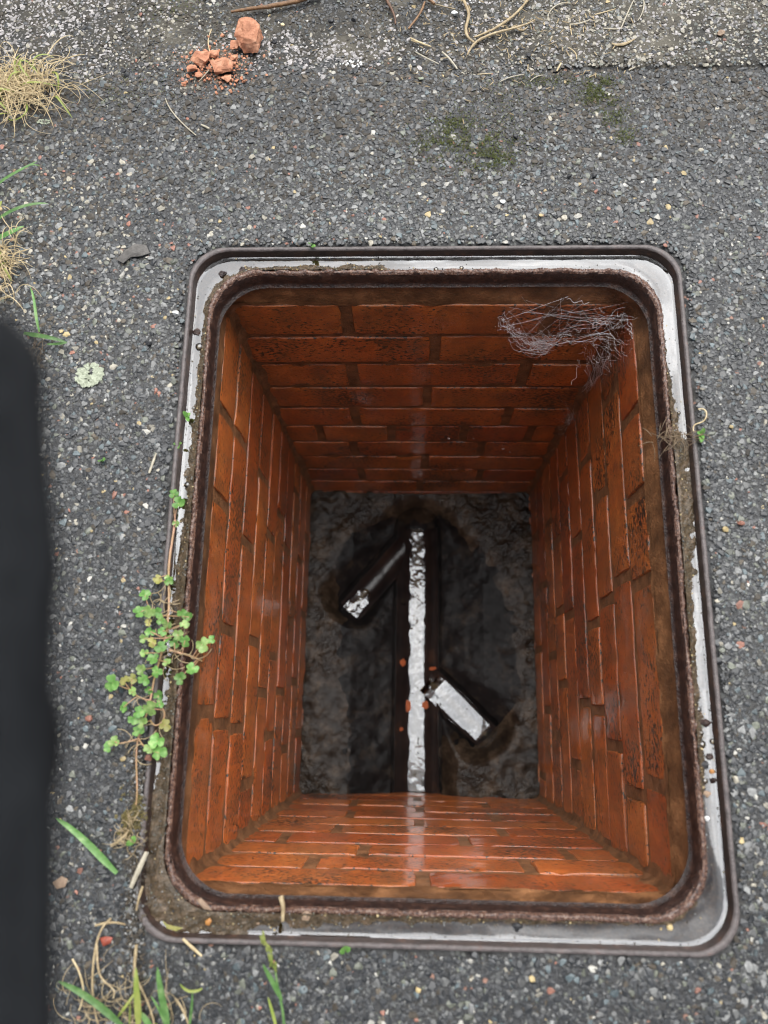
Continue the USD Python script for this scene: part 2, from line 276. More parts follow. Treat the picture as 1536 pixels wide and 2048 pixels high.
def ring(profile, ns=150, na=26, cx=0.0, cy=0.0):
    """profile: (inset, z, radius) rows -> vertices (points, rows, 3)."""
    cols = []
    for d, z, r in profile:
        p = rrect(FA - d, FB - d * (1.0 if d < 0.007 else 1.0 + 0.13 * min(1, (d - 0.007) / 0.012)), r, ns, na)
        cols.append(np.column_stack([p[:, 0] + cx, p[:, 1] + cy, np.full(len(p), z)]))
    return np.stack(cols, 1)

OUT = Polygon(rrect(FA, FB, 0.037, 20, 16))

# ------------------------------------------------------------------ ground
def ground_height(x, y):
    p = np.stack([x, y, 0 * x], -1)
    h = (fbm(p * 7, 3, 5) - 0.5) * 0.006 + (noise(p * 90, 8) - 0.5) * 0.0012
    return h - 0.0015

def ground_sheet():
    xs = np.linspace(-0.95, 0.85, 361); ys = np.linspace(-0.80, 0.575, 276)
    X, Y = np.meshgrid(xs, ys, indexing='ij')
    P = np.stack([X.ravel(), Y.ravel()], 1)
    pts = shapely.points(P); inside = shapely.contains(OUT, pts)
    dist = shapely.distance(OUT.exterior, pts)
    snap = inside & (dist < 0.0075)
    if snap.any():
        q = shapely.line_interpolate_point(OUT.exterior, shapely.line_locate_point(OUT.exterior, pts[snap]))
        P[snap] = np.column_stack([shapely.get_x(q), shapely.get_y(q)])
    z = ground_height(P[:, 0], P[:, 1])
    groove = np.exp(-(np.where(inside, 0, dist) / 0.006) ** 2) * (0.3 + 1.2 * noise(np.column_stack([P * 30, 0 * z]), 3))
    z = z - 0.0045 * groove
    f = grid_faces(361, 276)
    dead = inside & ~snap
    f = f[~dead[f].any(1)]
    # the same sheet goes on to the horizon
    rim = [(-0.95, -0.80), (0.85, -0.80), (0.85, 0.575), (-0.95, 0.575)]
    far = [(-60, -60), (60, -60), (60, 0.575), (-60, 0.575)]
    v = np.column_stack([P, z]); n = len(v)
    vv = np.array([(*p, float(ground_height(np.array([p[0]]), np.array([p[1]]))[0])) for p in rim] + [(*p, 0.0) for p in far])
    ff = np.array([[0, 4, 5], [0, 5, 1], [1, 5, 6], [1, 6, 2], [3, 7, 4], [3, 4, 0]]) + n
    return np.vstack([v, vv]), np.vstack([f, ff])
obj('tarmac_ground', ground_sheet(), 'bitumen', smooth=True, kind='structure')

def old_sheet():
    xs = np.linspace(-0.95, 0.85, 301); ys = np.linspace(0.0, 0.55, 100)
    X, Y = np.meshgrid(xs, ys, indexing='ij')
    edge = 0.552 + 0.010 * (noise(np.stack([X * 14, 0 * X, 0 * X], -1), 4) - 0.5) + 0.006 * (noise(np.stack([X * 90, 0 * X, 0 * X], -1), 14) - 0.5)
    Yw = edge + Y
    h = ground_height(X, Yw) + (0.0012 + 0.0030 * np.clip((X - 0.08) / 0.12, 0, 1)) * np.clip(Y / (0.008 + 0.03 * np.clip((0.15 - X) / 0.1, 0, 1)), 0, 1) ** 0.7 - 0.0008 + (noise(np.stack([X * 160, Yw * 160, 0 * X], -1), 6) - 0.5) * 0.0018
    v = np.stack([X, Yw, h], -1).reshape(-1, 3); n = len(v)
    vv = np.array([(-0.95, 1.10, 0.002), (0.85, 1.10, 0.002), (60, 60, 0.0), (-60, 60, 0.0), (-60, 0.56, 0.002), (60, 0.56, 0.002), (-0.95, 0.56, 0.002), (0.85, 0.56, 0.002)])
    ff = np.array([[0, 1, 2], [0, 2, 3], [6, 0, 3], [6, 3, 4], [1, 7, 5], [1, 5, 2]]) + n
    return np.vstack([v, vv]), np.vstack([grid_faces(301, 100), ff])
obj('old_tarmac', old_sheet(), 'old_tarmac', smooth=True, kind='structure')

# ------------------------------------------------------------------ stones set in the tarmac
def instancer(parent, name, protos, pts, idx, quat, scale, **kw):
    """protos: (mesh, material) pairs; quat: w x y z rows."""
    path = free(path_of(parent), name)
    pi = UsdGeom.PointInstancer.Define(stage, path); UsdGeom.Scope.Define(stage, path + '/shapes')
    rel = pi.CreatePrototypesRel()
    for k, (m, mt) in enumerate(protos):
        rel.AddTarget(usdkit.mesh(stage, f'{path}/shapes/shape_{k:03d}', m, M[mt]).GetPath())
    pi.CreatePositionsAttr(Vt.Vec3fArray.FromNumpy(np.asarray(pts, np.float32)))
    pi.CreateProtoIndicesAttr(Vt.IntArray.FromNumpy(np.asarray(idx, np.int32)))
    q = np.asarray(quat, np.float32)
    pi.CreateOrientationsAttr(Vt.QuathArray([Gf.Quath(float(a), float(b), float(c), float(d)) for a, b, c, d in q]))
    pi.CreateScalesAttr(Vt.Vec3fArray.FromNumpy(np.asarray(scale, np.float32)))
    return tag(pi.GetPrim(), **kw)

def quats(n, tilt, g):
    a = g.random(n) * 2 * np.pi; t = g.normal(size=n) * tilt; d = g.random(n) * 2 * np.pi
    qz = np.stack([np.cos(a / 2), 0 * a, 0 * a, np.sin(a / 2)], 1); qt = np.stack([np.cos(t / 2), np.sin(t / 2) * np.cos(d), np.sin(t / 2) * np.sin(d), 0 * t], 1)
    w1, x1, y1, z1 = qt.T; w2, x2, y2, z2 = qz.T
    return np.stack([w1 * w2 - x1 * x2 - y1 * y2 - z1 * z2, w1 * x2 + x1 * w2 + y1 * z2 - z1 * y2, w1 * y2 - x1 * z2 + y1 * w2 + z1 * x2, w1 * z2 + x1 * y2 - y1 * x2 + z1 * w2], 1)

def chip(seed):
    g = np.random.default_rng(seed)
    p = g.normal(size=(13, 3)); p /= np.linalg.norm(p, axis=1)[:, None]; p *= np.array([0.5, 0.36 + 0.1 * g.random(), 0.30])
    p[:, 2] = np.minimum(p[:, 2], 0.17)
    m = trimesh.Trimesh(p).convex_hull
    return np.array(m.vertices), np.array(m.faces)
CHIPS = [chip(s) for s in range(7)]
CLASSES = ['stone_dark', 'stone_grey', 'stone_blue', 'stone_green', 'stone_pale', 'stone_white', 'stone_red', 'stone_yellow', 'stone_brown', 'stone_soil', 'lichen_crust', 'stone_tan']
PROTOS = [(c, m) for m in CLASSES for c in CHIPS]

def scatter(x0, x1, y0, y1, step, size, weights, keep, height, g, sink=0.0):
    nx, ny = int((x1 - x0) / step), int((y1 - y0) / step)
    X, Y = np.meshgrid(x0 + (np.arange(nx) + 0.5) * step, y0 + (np.arange(ny) + 0.5) * step, indexing='ij')
    P = np.stack([X.ravel(), Y.ravel()], 1) + (g.random((nx * ny, 2)) - 0.5) * step * 1.1
    P = P[keep(P)]; n = len(P)
    W = weights(P); W = W / W.sum(1)[:, None]
    cl = (g.random(n)[:, None] > np.cumsum(W, 1)).sum(1).clip(0, len(CLASSES) - 1)
    s = size * np.exp(g.normal(size=n) * 0.40).clip(0.38, 2.1)
    z = height(P[:, 0], P[:, 1]) + 0.005 * s - sink + g.normal(size=n) * 0.0002
    sc = s[:, None] * np.stack([np.ones(n), 0.8 + 0.4 * g.random(n), np.full(n, 0.8)], 1)
    return np.column_stack([P, z]), cl * len(CHIPS) + g.integers(0, len(CHIPS), n), quats(n, 0.07, g), sc

g = np.random.default_rng(11)
near = OUT.buffer(0.0035)
def keep_ground(P):
    pts = shapely.points(P)
    bald = noise(np.column_stack([P * 16, 0 * P[:, 0]]), 31)
    return ~shapely.contains(near, pts) & (g.random(len(P)) < 0.72 + 0.5 * bald) & (P[:, 1] < 0.554 + np.where(P[:, 0] < 0.12, 0.09 * np.clip(noise(np.column_stack([P * 22, 0 * P[:, 0]]), 33) - 0.35, 0, 1), 0))
def ground_weights(P):
    n = len(P); b = fbm(np.column_stack([P * 5, 0 * P[:, 0]]), 3, 77)
    soil = np.clip((P[:, 1] - 0.36) / 0.18, 0, 1) * np.clip((b - 0.42) * 5, 0, 1)
    wall = np.clip((0.03 - P[:, 0] - 0.33) / 0.1, 0, 1) * 0.3
    W = np.tile(np.array([0.50, 0.225, 0.085, 0.080, 0.075, 0.012, 0.010, 0.005, 0.045, 0.02, 0.0, 0.02]), (n, 1))
    b2 = fbm(np.column_stack([P * 3.2, 0 * P[:, 0]]), 3, 55)
    W[:, 0] += 0.9 * np.clip((b2 - 0.48) * 6, 0, 1); W[:, 4] += 0.06 * np.clip((0.46 - b2) * 6, 0, 1)
    damp = np.exp(-(((P[:, 0] + 0.14) / 0.24) ** 2 + ((P[:, 1] - 0.505) / 0.045) ** 2)); W[:, 0] += 1.3 * damp
    dusty = np.exp(-(((P[:, 0] + 0.40) / 0.09) ** 2 + ((P[:, 1] - 0.36) / 0.13) ** 2)); W[:, 4] += 0.10 * dusty; W[:, 11] += 0.12 * dusty; W[:, 8] += 0.15 * dusty
    strip = np.clip((P[:, 1] - 0.44) / 0.08, 0, 1); W[:, 8] += 0.35 * strip; W[:, 9] += 0.30 * strip
    W[:, 8] += 0.25 * soil + wall * 0.2; W[:, 9] += 0.7 * soil
    W[:, 4] += 0.05 * (P[:, 0] > 0.22)
    return W
a = scatter(-0.72, 0.60, -0.62, 0.62, 0.0037, 0.0046, ground_weights, keep_ground, ground_height, g)
a2 = scatter(-0.72, 0.60, -0.62, 0.62, 0.0033, 0.0024, ground_weights, keep_ground, ground_height, g)
a = tuple(np.concatenate([p_, q_]) for p_, q_ in zip(a, a2))
instancer(None, 'tarmac_aggregate', PROTOS, *a, kind='stuff', label='small grey stone chips set in the wet tarmac round the opening', cat='stone chips')

def lich(P):
    b = fbm(np.column_stack([P * 9, 0 * P[:, 0]]), 4, 21)
    left = np.exp(-(((P[:, 0] + 0.47) / 0.10) ** 2 + ((P[:, 1] - 0.60) / 0.09) ** 2)) * 1.0
    mid = np.exp(-(((P[:, 0] + 0.13) / 0.12) ** 2 + ((P[:, 1] - 0.585) / 0.02) ** 2)) * 0.7
    right = np.exp(-(((P[:, 0] - 0.18) / 0.16) ** 2 + ((P[:, 1] - 0.64) / 0.06) ** 2)) * 0.75
    return np.clip((left + mid + right) * (b - 0.33) * 4, 0, 1)
def old_weights(P):
    n = len(P); l = lich(P)
    dark = np.exp(-(((P[:, 0] + 0.03) / 0.10) ** 2 + ((P[:, 1] - 0.65) / 0.045) ** 2))
    tan = np.clip((P[:, 0] - 0.02) / 0.15, 0, 1)
    W = np.tile(np.array([0.40, 0.12, 0.03, 0.03, 0.02, 0.012, 0.008, 0.003, 0.14, 0.26, 0.0, 0.02]), (n, 1))
    W[:, 0] += 1.5 * dark; W[:, 10] += 2.4 * l; W[:, 11] += 1.1 * tan * (0.5 + lich(P)); W[:, 1] += 0.35 * tan; W[:, 3] += 0.3 * tan; W[:, 4] += 0.16 * tan; W[:, 11] += 0.25 * (P[:, 0] < -0.25)
    return W
def old_height(x, y): return ground_height(x, y) + (0.0004 + 0.0030 * np.clip((x - 0.08) / 0.12, 0, 1)) * (y > 0.553)
a = scatter(-0.72, 0.60, 0.50, 0.86, 0.0029, 0.0034, old_weights, lambda P: (P[:, 1] > 0.5535 - np.where(P[:, 0] < 0.12, 0.07 * np.clip(noise(np.column_stack([P * 25, 0 * P[:, 0]]), 34) - 0.45, 0, 1), 0)) & (g.random(len(P)) < 0.85), old_height, g)
instancer(None, 'old_tarmac_aggregate', PROTOS, *a, kind='stuff', label='fine brown and pale stone chips of the older tarmac beyond', cat='stone chips')

# ------------------------------------------------------------------ iron frame
frame = thing('manhole_frame', 'rusty iron manhole frame with a water-filled groove round the brick shaft', 'manhole frame')
def rough_ring(profile, amp, scale, seed, ns=330, na=44):
    v = ring(profile, ns, na)
    k = (fbm(v * scale, 3, seed) - 0.5) * 2
    a = np.asarray(amp)[None, :]
    v[..., 2] += k * a
    c = v[..., :2]; d = c / (np.linalg.norm(c, axis=-1, keepdims=True) + 1e-9)
    v[..., :2] += d * ((fbm(v * scale * 0.9, 3, seed + 9) - 0.5) * 1.3 * a)[..., None]
    n, m = v.shape[:2]
    return v.reshape(-1, 3), grid_faces(n, m, wrap=True)[:, ::-1]
obj('rim', rough_ring([(-0.0005, -0.03, 0.037), (-0.0003, -0.002, 0.037), (0.0003, -0.0002, 0.037), (0.0012, 0.0006, 0.037), (0.0030, 0.0006, 0.037), (0.0040, -0.0001, 0.037), (0.0044, -0.0014, 0.037)], [0.0005] * 7, 150, 2), 'frame_edge', frame, smooth=50)
obj('inner_face', rough_ring([(0.0044, -0.0014, 0.037), (0.0050, -0.005, 0.037), (0.0056, -0.009, 0.037), (0.0062, -0.020, 0.037)], [0.0006] * 4, 130, 2), 'frame_iron', frame, smooth=50)

WZ = -0.0110
ds = np.linspace(0.0056, 0.0215, 15)
def silt_level(x, y):
    """Height of the silt in the groove against the water, from where it stands along the frame."""
    side = np.where(np.abs(x) / FA > np.abs(y) / FB, np.where(x > 0, 1, 3), np.where(y > 0, 0, 2))
    top = np.interp(x, [-0.2535, -0.20, -0.17, -0.06, -0.03, 0.2535], [-0.004, -0.003, -0.0012, -0.0014, -0.006, -0.007])
    right = np.interp(y, [-0.33, -0.22, -0.19, -0.12, -0.06, -0.02, 0.02, 0.10, 0.125, 0.16, 0.22, 0.33], [-0.007, -0.005, -0.002, -0.0012, -0.0006, 0.0002, 0.003, 0.0035, 0.0010, -0.0012, -0.005, -0.007])
    bottom = np.interp(x, [-0.2535, -0.17, -0.13, -0.08, -0.03, 0.02, 0.2535], [0.0045, 0.004, 0.0005, -0.001, -0.0020, -0.0032, -0.0055])
    left = np.interp(y, [-0.33, -0.17, -0.13, -0.02, 0.08, 0.18, 0.25, 0.33], [0.0045, 0.0035, 0.0016, 0.0012, 0.0002, -0.0010, -0.002, -0.004])
    return np.choose(side, [top, right, bottom, left])
def bed():
    v = ring([(d, 0, 0.037 + 0.013 * (d - 0.0056) / 0.0159) for d in ds], 420, 60)
    t = ((ds - ds[0]) / (ds[-1] - ds[0]))[None, :]
    lv = silt_level(v[..., 0], v[..., 1])
    p = v * 1.0; p[..., 2] = 0
    bumps = (fbm(p * 110, 4, 40) - 0.5) * 0.009 + (noise(p * 420, 41) - 0.5) * 0.0016
    v[..., 2] = WZ + lv + bumps * np.clip(0.6 + lv * 120, 0.5, 1.1) + 0.0078 * t ** 2.2 - 0.0022 * (1 - t)
    v[..., 2] = np.minimum(v[..., 2], WZ + 0.0090)
    n, m = v.shape[:2]
    return v.reshape(-1, 3), grid_faces(n, m, wrap=True)[:, ::-1]
obj('silt_bed', bed(), 'silt', frame, smooth=True, label='brown silt lying in the groove of the frame')
LIP = [(0.0195, -0.016, 0.050), (0.0199, -0.0100, 0.050), (0.0207, -0.0076, 0.050), (0.0218, -0.0060, 0.050), (0.0235, -0.0050, 0.050), (0.0248, -0.0056, 0.050), (0.0258, -0.0080, 0.050), (0.0266, -0.0115, 0.050), (0.0271, -0.016, 0.050), (0.0273, -0.0195, 0.050), (0.0275, -0.023, 0.050), (0.0300, -0.0245, 0.050)]
def crest():
    rows = LIP[:7]; xs = np.linspace(0, 6, 13)
    prof = [tuple(np.interp(x, range(7), [r[k] for r in rows]) for k in range(3)) for x in xs]
    v = ring(prof, 520, 70)
    lump = np.clip(fbm(v * 170, 3, 12) - 0.42, 0, 1) * 0.0080 + (noise(v * 520, 13) - 0.5) * 0.0016
    big = (fbm(v * 28, 2, 17) - 0.5) * 0.0035
    w = np.sin(np.linspace(0.12, np.pi - 0.25, 13))[None, :]
    v[..., 2] += (lump + big) * w
    c = v[..., :2]; d = c / (np.linalg.norm(c, axis=-1, keepdims=True) + 1e-9)
    v[..., :2] += d * ((fbm(v * 90, 3, 14) - 0.5) * 0.0042 * w)[..., None]
    n, m = v.shape[:2]
    return v.reshape(-1, 3), grid_faces(n, m, wrap=True)[:, ::-1]
obj('lip_crest', crest(), 'rust_crust', frame, smooth=True, label='crusted rusty crest of the inner lip')
obj('inner_lip', rough_ring(LIP[5:], [0.0014, 0.0018, 0.0017, 0.0014, 0.0011, 0.0009, 0.0006], 120, 12, 420, 60), 'frame_lip', frame, smooth=True)

def groove_water():
    dd = np.array([0.0054, 0.0060, 0.0067, 0.0076, 0.009, 0.012, 0.0155, 0.0185, 0.0205])
    v = ring([(d, WZ, 0.037 + 0.013 * max(0, d - 0.0056) / 0.0159) for d in dd], 330, 50)
    men = 0.0006 * np.exp(-((dd - dd[0]) / 0.0016)) + 0.0005 * np.exp(-((dd[-1] - dd) / 0.002))
    p = v.copy(); p[..., 2] = 0
    v[..., 2] += men[None, :] + (fbm(p * 30, 2, 50) - 0.5) * 0.0005
    n, m = v.shape[:2]
    return v.reshape(-1, 3), grid_faces(n, m, wrap=True)[:, ::-1]
obj('water', groove_water(), 'water', smooth=True, kind='structure', label='still water standing in the groove of the frame')

# grains lying on the silt
def silt_grains():
    gg = np.random.default_rng(5); n = 5200
    s = gg.integers(0, 4 * 420 + 4 * 60, n); v = bed()[0].reshape(-1, len(ds), 3)
    p = v[s % len(v), gg.integers(3, len(ds), n)] + gg.normal(size=(n, 3)) * 0.0004
    p = p[p[:, 2] > WZ - 0.001]
    e = gg.random(420) < 0.5; dd = np.where(e, 0.0064 + abs(gg.normal(size=420)) * 0.0012, 0.0195 - abs(gg.normal(size=420)) * 0.0028)    # flecks floating on the water
    a0 = ring([(0.0064, WZ, 0.037), (0.0195, WZ, 0.048)], 420, 60); k0 = gg.integers(0, len(a0), 420); f0 = ((dd - 0.0064) / 0.0131)[:, None]
    p = np.vstack([p, a0[k0, 0] * (1 - f0) + a0[k0, 1] * f0 + [0, 0, 0.0003]]); n = len(p)
    idx = gg.choice([8, 9, 4, 8, 0, 9, 8, 9, 9, 8, 7, 3], n) * len(CHIPS) + gg.integers(0, len(CHIPS), n)
    return p, idx, quats(n, 0.6, gg), np.repeat((0.0011 + 0.0016 * gg.random(n) ** 2)[:, None], 3, 1)
instancer(frame, 'silt_grains', PROTOS, *silt_grains(), kind='stuff')

# ------------------------------------------------------------------ brick shaft
shaft = thing('inspection_chamber', 'deep wet orange brick inspection shaft with a dark channelled floor', 'inspection chamber')
def bed_ring():
    rows = []
    for t in np.linspace(0, 1, 6):
        a = (FA - 0.0276) * (1 - t) + (CW + 0.0006) * t; b = (FB - 0.0312) * (1 - t) + (CL + 0.0006) * t
        p = rrect(a, b, 0.050 * (1 - t) + 0.006 * t, 220, 30)
        rows.append(np.column_stack([p[:, 0] + CX * t, p[:, 1] + CY * t, np.full(len(p), -0.0238 - 0.0335 * t)]))
    v = np.stack(rows, 1)
    v += ((fbm(v * 60, 4, 60) - 0.5) * 0.0035)[..., None] * np.array([1, 1, 0.5])
    n, m = v.shape[:2]
    return v.reshape(-1, 3), grid_faces(n, m, wrap=True)[:, ::-1]
obj('mortar_bed', bed_ring(), 'mortar_bed', shaft, smooth=True)

def brick_mesh(u0, u1, z0, z1, place, seed, proud=0.0):
    """A worn brick: face on the shaft's side, rounded and chipped arrises. place(u, z, n): to the world."""
    gg = np.random.default_rng(seed); D = 0.05
    nu, nz = max(3, int((u1 - u0) / 0.009)), 8
    r = 0.0019
    def ax(a, b, n): return np.r_[a, a + 0.0012, a + r, np.linspace(a + r, b - r, n)[1:-1], b - r, b - 0.0012, b]
    U, Z = ax(u0, u1, nu), ax(z0, z1, nz)
    UU, ZZ = np.meshgrid(U, Z, indexing='ij')
    eu = np.minimum(UU - u0, u1 - UU); ez = np.minimum(ZZ - z0, z1 - ZZ)
    ed = np.minimum(eu, ez); rr = r + 0.003 * np.exp(-(np.hypot(eu, ez) / 0.008) ** 2)
    drop = np.where(ed < rr, rr - np.sqrt(np.clip(rr ** 2 - (rr - ed) ** 2, 0, None)), 0)
    q = np.stack([UU, ZZ, 0 * UU + seed * 0.37], -1)
    wear = (fbm(q * 45, 3, 70) - 0.5)
    chips = np.clip(noise(q * 70, 71) - 0.70, 0, 1) * np.exp(-(ed / 0.006) ** 2) * 0.012
    N = proud - drop + wear * 0.0014 - chips
    tilt = gg.normal(size=2) * np.array([0.003, 0.0035])
    N = N + (UU - (u0 + u1) / 2) * tilt[0] + (ZZ - (z0 + z1) / 2) * tilt[1]
    wob = (noise(q * 55, 72) - 0.5) * 0.0022
    on_u, on_z = np.exp(-(eu / 0.003)), np.exp(-(ez / 0.003))
    UU = UU + np.where(UU < (u0 + u1) / 2, 1, -1) * on_u * (wob + 0.0008); ZZ = ZZ + np.where(ZZ < (z0 + z1) / 2, 1, -1) * on_z * (wob + 0.0004)
    front = place(UU, ZZ, N); n, m = UU.shape
    v = front.reshape(-1, 3); f = grid_faces(n, m)
    idx = np.arange(n * m).reshape(n, m)
    loop = np.r_[idx[:, 0], idx[-1, 1:], idx[-2::-1, -1], idx[0, -2:0:-1]]
    back = place(UU.ravel()[loop], ZZ.ravel()[loop], np.full(len(loop), -D)); k = len(v); L = len(loop)
    v = np.vstack([v, back]); i = np.arange(L); j = (i + 1) % L
    f = np.vstack([f, np.stack([loop[i], k + i, k + j], 1), np.stack([loop[i], k + j, loop[j]], 1)])
    return v, f

WALLS = {   # origin, direction of u, inward normal, length
    'far':   (np.array([CX - CW, CY + CL]), np.array([1, 0.0]), np.array([0, -1.0]), 2 * CW),
    'right': (np.array([CX + CW, CY + CL]), np.array([0, -1.0]), np.array([-1.0, 0]), 2 * CL),
    'close': (np.array([CX + CW, CY - CL]), np.array([-1.0, 0]), np.array([0, 1.0]), 2 * CW),
    'left':  (np.array([CX - CW, CY - CL]), np.array([0, 1.0]), np.array([1.0, 0]), 2 * CL)}
JOINTS = {  # where the upright joints stand in each course, in millimetres
    'far': [[131, 361], [234], [127, 354], [228], [120, 351], [57, 173, 289, 396], [107, 324], [230], [110, 335], [222], [118]],
    'right': [[118, 208, 300, 500], [60, 285, 515], [165, 300, 470], [95, 320, 430], [190, 420], [70, 290, 505], [160, 275, 390], [110, 340, 470], [210, 430], [100, 320, 545], [200, 420]],
    'close': [[225], [115, 340], [60, 290], [170, 395], [115, 335], [225], [110, 330], [222], [110, 335], [225], [112]],
    'left': [[150, 372, 470], [137, 240, 470], [130, 355], [60, 240, 465], [175, 400], [115, 230, 450], [180, 410], [90, 300, 530], [200, 420], [110, 330, 480], [210, 430]]}
for wi, (side, (o, du, dn, length)) in enumerate(WALLS.items()):
    def place(u, z, n, o=o, du=du, dn=dn):
        u, z, n = np.broadcast_arrays(u, z, n)
        return np.stack([o[0] + du[0] * u + dn[0] * n, o[1] + du[1] * u + dn[1] * n, z], -1)
    U, Z = np.meshgrid(np.linspace(-0.004, length + 0.004, 90), np.linspace(ZF - 0.12, ZB + 0.004, 150), indexing='ij')
    q = place(U, Z, 0 * U)
    N = -0.0017 + (fbm(q * 38, 4, 80 + wi) - 0.5) * 0.0034
    ec = np.minimum(U, length - U)
    N = np.clip(N, -0.005, -0.0004) + 0.0075 * np.exp(-np.clip(ec, 0, None) / 0.0045) * (0.75 + 0.5 * noise(q * 50, 84))
    v = place(U, Z, N).reshape(-1, 3); f = grid_faces(90, 150)
    k = len(v); bk = place(np.array([-0.004, length + 0.004] * 2), np.array([ZF - 0.12] * 2 + [ZB + 0.004] * 2), np.full(4, -0.06))
    wall = obj('wall', (np.vstack([v, bk]), np.vstack([f, [[k, k + 1, k + 3], [k, k + 3, k + 2]]])), 'mortar', shaft, smooth=True, label={'far': 'far brick wall of the shaft', 'right': 'right brick wall of the shaft', 'close': 'near brick wall of the shaft', 'left': 'left brick wall of the shaft'}[side])
    gg = np.random.default_rng(100 + wi)
    for c in range(11):
        z1 = ZB - 0.075 * c - 0.0005; z0 = z1 - 0.0672 + gg.normal() * 0.0007
        cuts = [0.0] + [j / 1000 for j in JOINTS[side][c]] + [length]
        for k in range(len(cuts) - 1):
            w = 0.0048 + 0.0014 * gg.random()
            u0 = cuts[k] + (w if k else 0.0015); u1 = cuts[k + 1] - (w if k < len(cuts) - 2 else 0.0015)
            if u1 - u0 < 0.02: continue
            dz = gg.normal() * 0.0008
            obj('brick', brick_mesh(u0, u1, z0 + dz, z1 + dz, place, 1000 * wi + 40 * c + k, gg.normal() * 0.0005), 'brick', wall, smooth=38)

# floor: concrete benching with a half-round channel and two branches
CHX, CH_R, CH_Z = -0.0087, 0.046, -0.838
ZI = CH_Z - CH_R
REC = Polygon([at(*p, -0.83)[:2] for p in [(782, 1030), (745, 1048), (700, 1068), (668, 1130), (672, 1190), (690, 1238), (678, 1275), (688, 1400), (696, 1640), (772, 1640), (890, 1640), (880, 1520), (890, 1470), (950, 1500), (1000, 1455), (1040, 1400), (1034, 1300), (1012, 1190), (965, 1105), (905, 1050), (876, 1030)]]).buffer(0.004).buffer(-0.004)
LB = (np.array([-0.036, 0.186]), np.array([-0.148, 0.052]), 0.036)
RB = (np.array([0.018, -0.083]), np.array([0.131, -0.190]), 0.036)
def seg(P, a, b):
    d = b - a; L = np.linalg.norm(d); d = d / L
    s = (P - a) @ d; t = (P - a) @ np.array([-d[1], d[0]])
    return s, t, L
def benching():
    xs = np.linspace(CX - CW - 0.003, CX + CW + 0.003, 360); ys = np.linspace(CY - CL - 0.003, CY + CL + 0.003, 474)
    X, Y = np.meshgrid(xs, ys, indexing='ij'); P = np.stack([X.ravel(), Y.ravel()], 1)
    p3 = np.column_stack([P, 0 * P[:, 0]])
    wob = (fbm(p3 * 22, 3, 90) - 0.5) * 0.018
    pts = shapely.points(P); sd = shapely.distance(REC.exterior, pts) * np.where(shapely.contains(REC, pts), 1, -1) + wob
    edge = 1 / (1 + np.exp(-sd / 0.0070))
    dx = np.abs(P[:, 0] - CHX)
    z = ZF + 0.014 * np.clip(dx / 0.2, 0, 1) - 0.006 + (fbm(p3 * 24, 3, 91) - 0.5) * 0.011 + (fbm(p3 * 60, 2, 94) - 0.5) * 0.0040 * (1 - 0.8 * edge)
    z = z - edge * (0.005 + 0.024 * np.clip(1 - (dx - 0.046) / 0.085, 0, 1))
    def trough(dist, r, rim):       # half round below its rim, a soft slope above
        return np.where(dist < r, rim - np.sqrt(np.clip(r * r - dist * dist, 0, None)), rim + (dist - r) * 0.9)
    def smin(a, b, k):
        h = np.clip(0.5 + 0.5 * (b - a) / k, 0, 1)
        return b + (a - b) * h - k * h * (1 - h)
    over = np.clip(P[:, 1] - 0.225, 0, None)
    z = smin(z, trough(np.hypot(dx, over * 1.1) + wob * 0.12, CH_R + 0.0025, CH_Z), 0.010)
    for a, b, r in (LB, RB):
        s, t, L = seg(P, a, b)
        ds_ = np.where(s < 0, 0, np.clip(s - (L - 0.014), 0, None) * 1.6)
        z = np.where(s > -0.06, smin(z, trough(np.hypot(t, ds_) + wob * 0.15, r - 0.002, CH_Z - 0.004), 0.010), z)
    calm = np.clip((fbm(p3 * 16, 2, 97) - 0.40) * 6, 0.15, 1.2)
    z = z + ((noise(p3 * 150, 92) - 0.5) * 0.0010 + (noise(p3 * 330, 93) - 0.5) * 0.0011) * calm * (1 - 0.72 * edge)
    return np.column_stack([P, z]), grid_faces(360, 474)
bv, bf = benching()
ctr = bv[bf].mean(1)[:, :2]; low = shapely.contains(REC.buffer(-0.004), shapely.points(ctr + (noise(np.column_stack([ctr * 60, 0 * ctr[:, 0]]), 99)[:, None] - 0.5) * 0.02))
obj('benching', (bv, bf[~low]), 'benching', shaft, smooth=True, label='grey cement shelf along the foot of the walls')
obj('haunching', (bv, bf[low]), 'blackened_cement', shaft, smooth=True, label='blackened lower cement either side of the channel')

def half_pipe(a, b, za, zb, r, thick=0.008, n=60, m=22, seed=0, arc=180):
    """Half-round channel from a to b, its rim at za to zb."""
    d = (b - a) / np.linalg.norm(b - a); nrm = np.array([-d[1], d[0]])
    s = np.linspace(0, 1, n); th = np.radians(np.linspace(-arc / 2, arc / 2, m)) - np.pi / 2
    def shell(rad):
        c = a + (b - a) * s[:, None]
        x = rad * np.cos(th); z = rad * np.sin(th)
        xy = c[:, None] + nrm * x[None, :, None]
        return np.concatenate([xy, (za + (zb - za) * s[:, None] + z[None, :])[..., None]], -1)
    inn, outr = shell(r), shell(r + thick)
    inn = inn + ((fbm(inn * 40, 3, seed) - 0.5) * 0.003)[..., None]
    v = np.concatenate([inn, outr[:, ::-1]], 1); cnt = v.shape[1]
    i, j = np.meshgrid(np.arange(n - 1), np.arange(cnt), indexing='ij'); k = (j + 1) % cnt
    q = np.stack([i * cnt + j, (i + 1) * cnt + j, (i + 1) * cnt + k, i * cnt + k], -1).reshape(-1, 4)
    return v.reshape(-1, 3), np.vstack([q[:, [0, 1, 2]], q[:, [0, 2, 3]]])
A, B = np.array([CHX, CY - CL - 0.004]), np.array([CHX, 0.266])
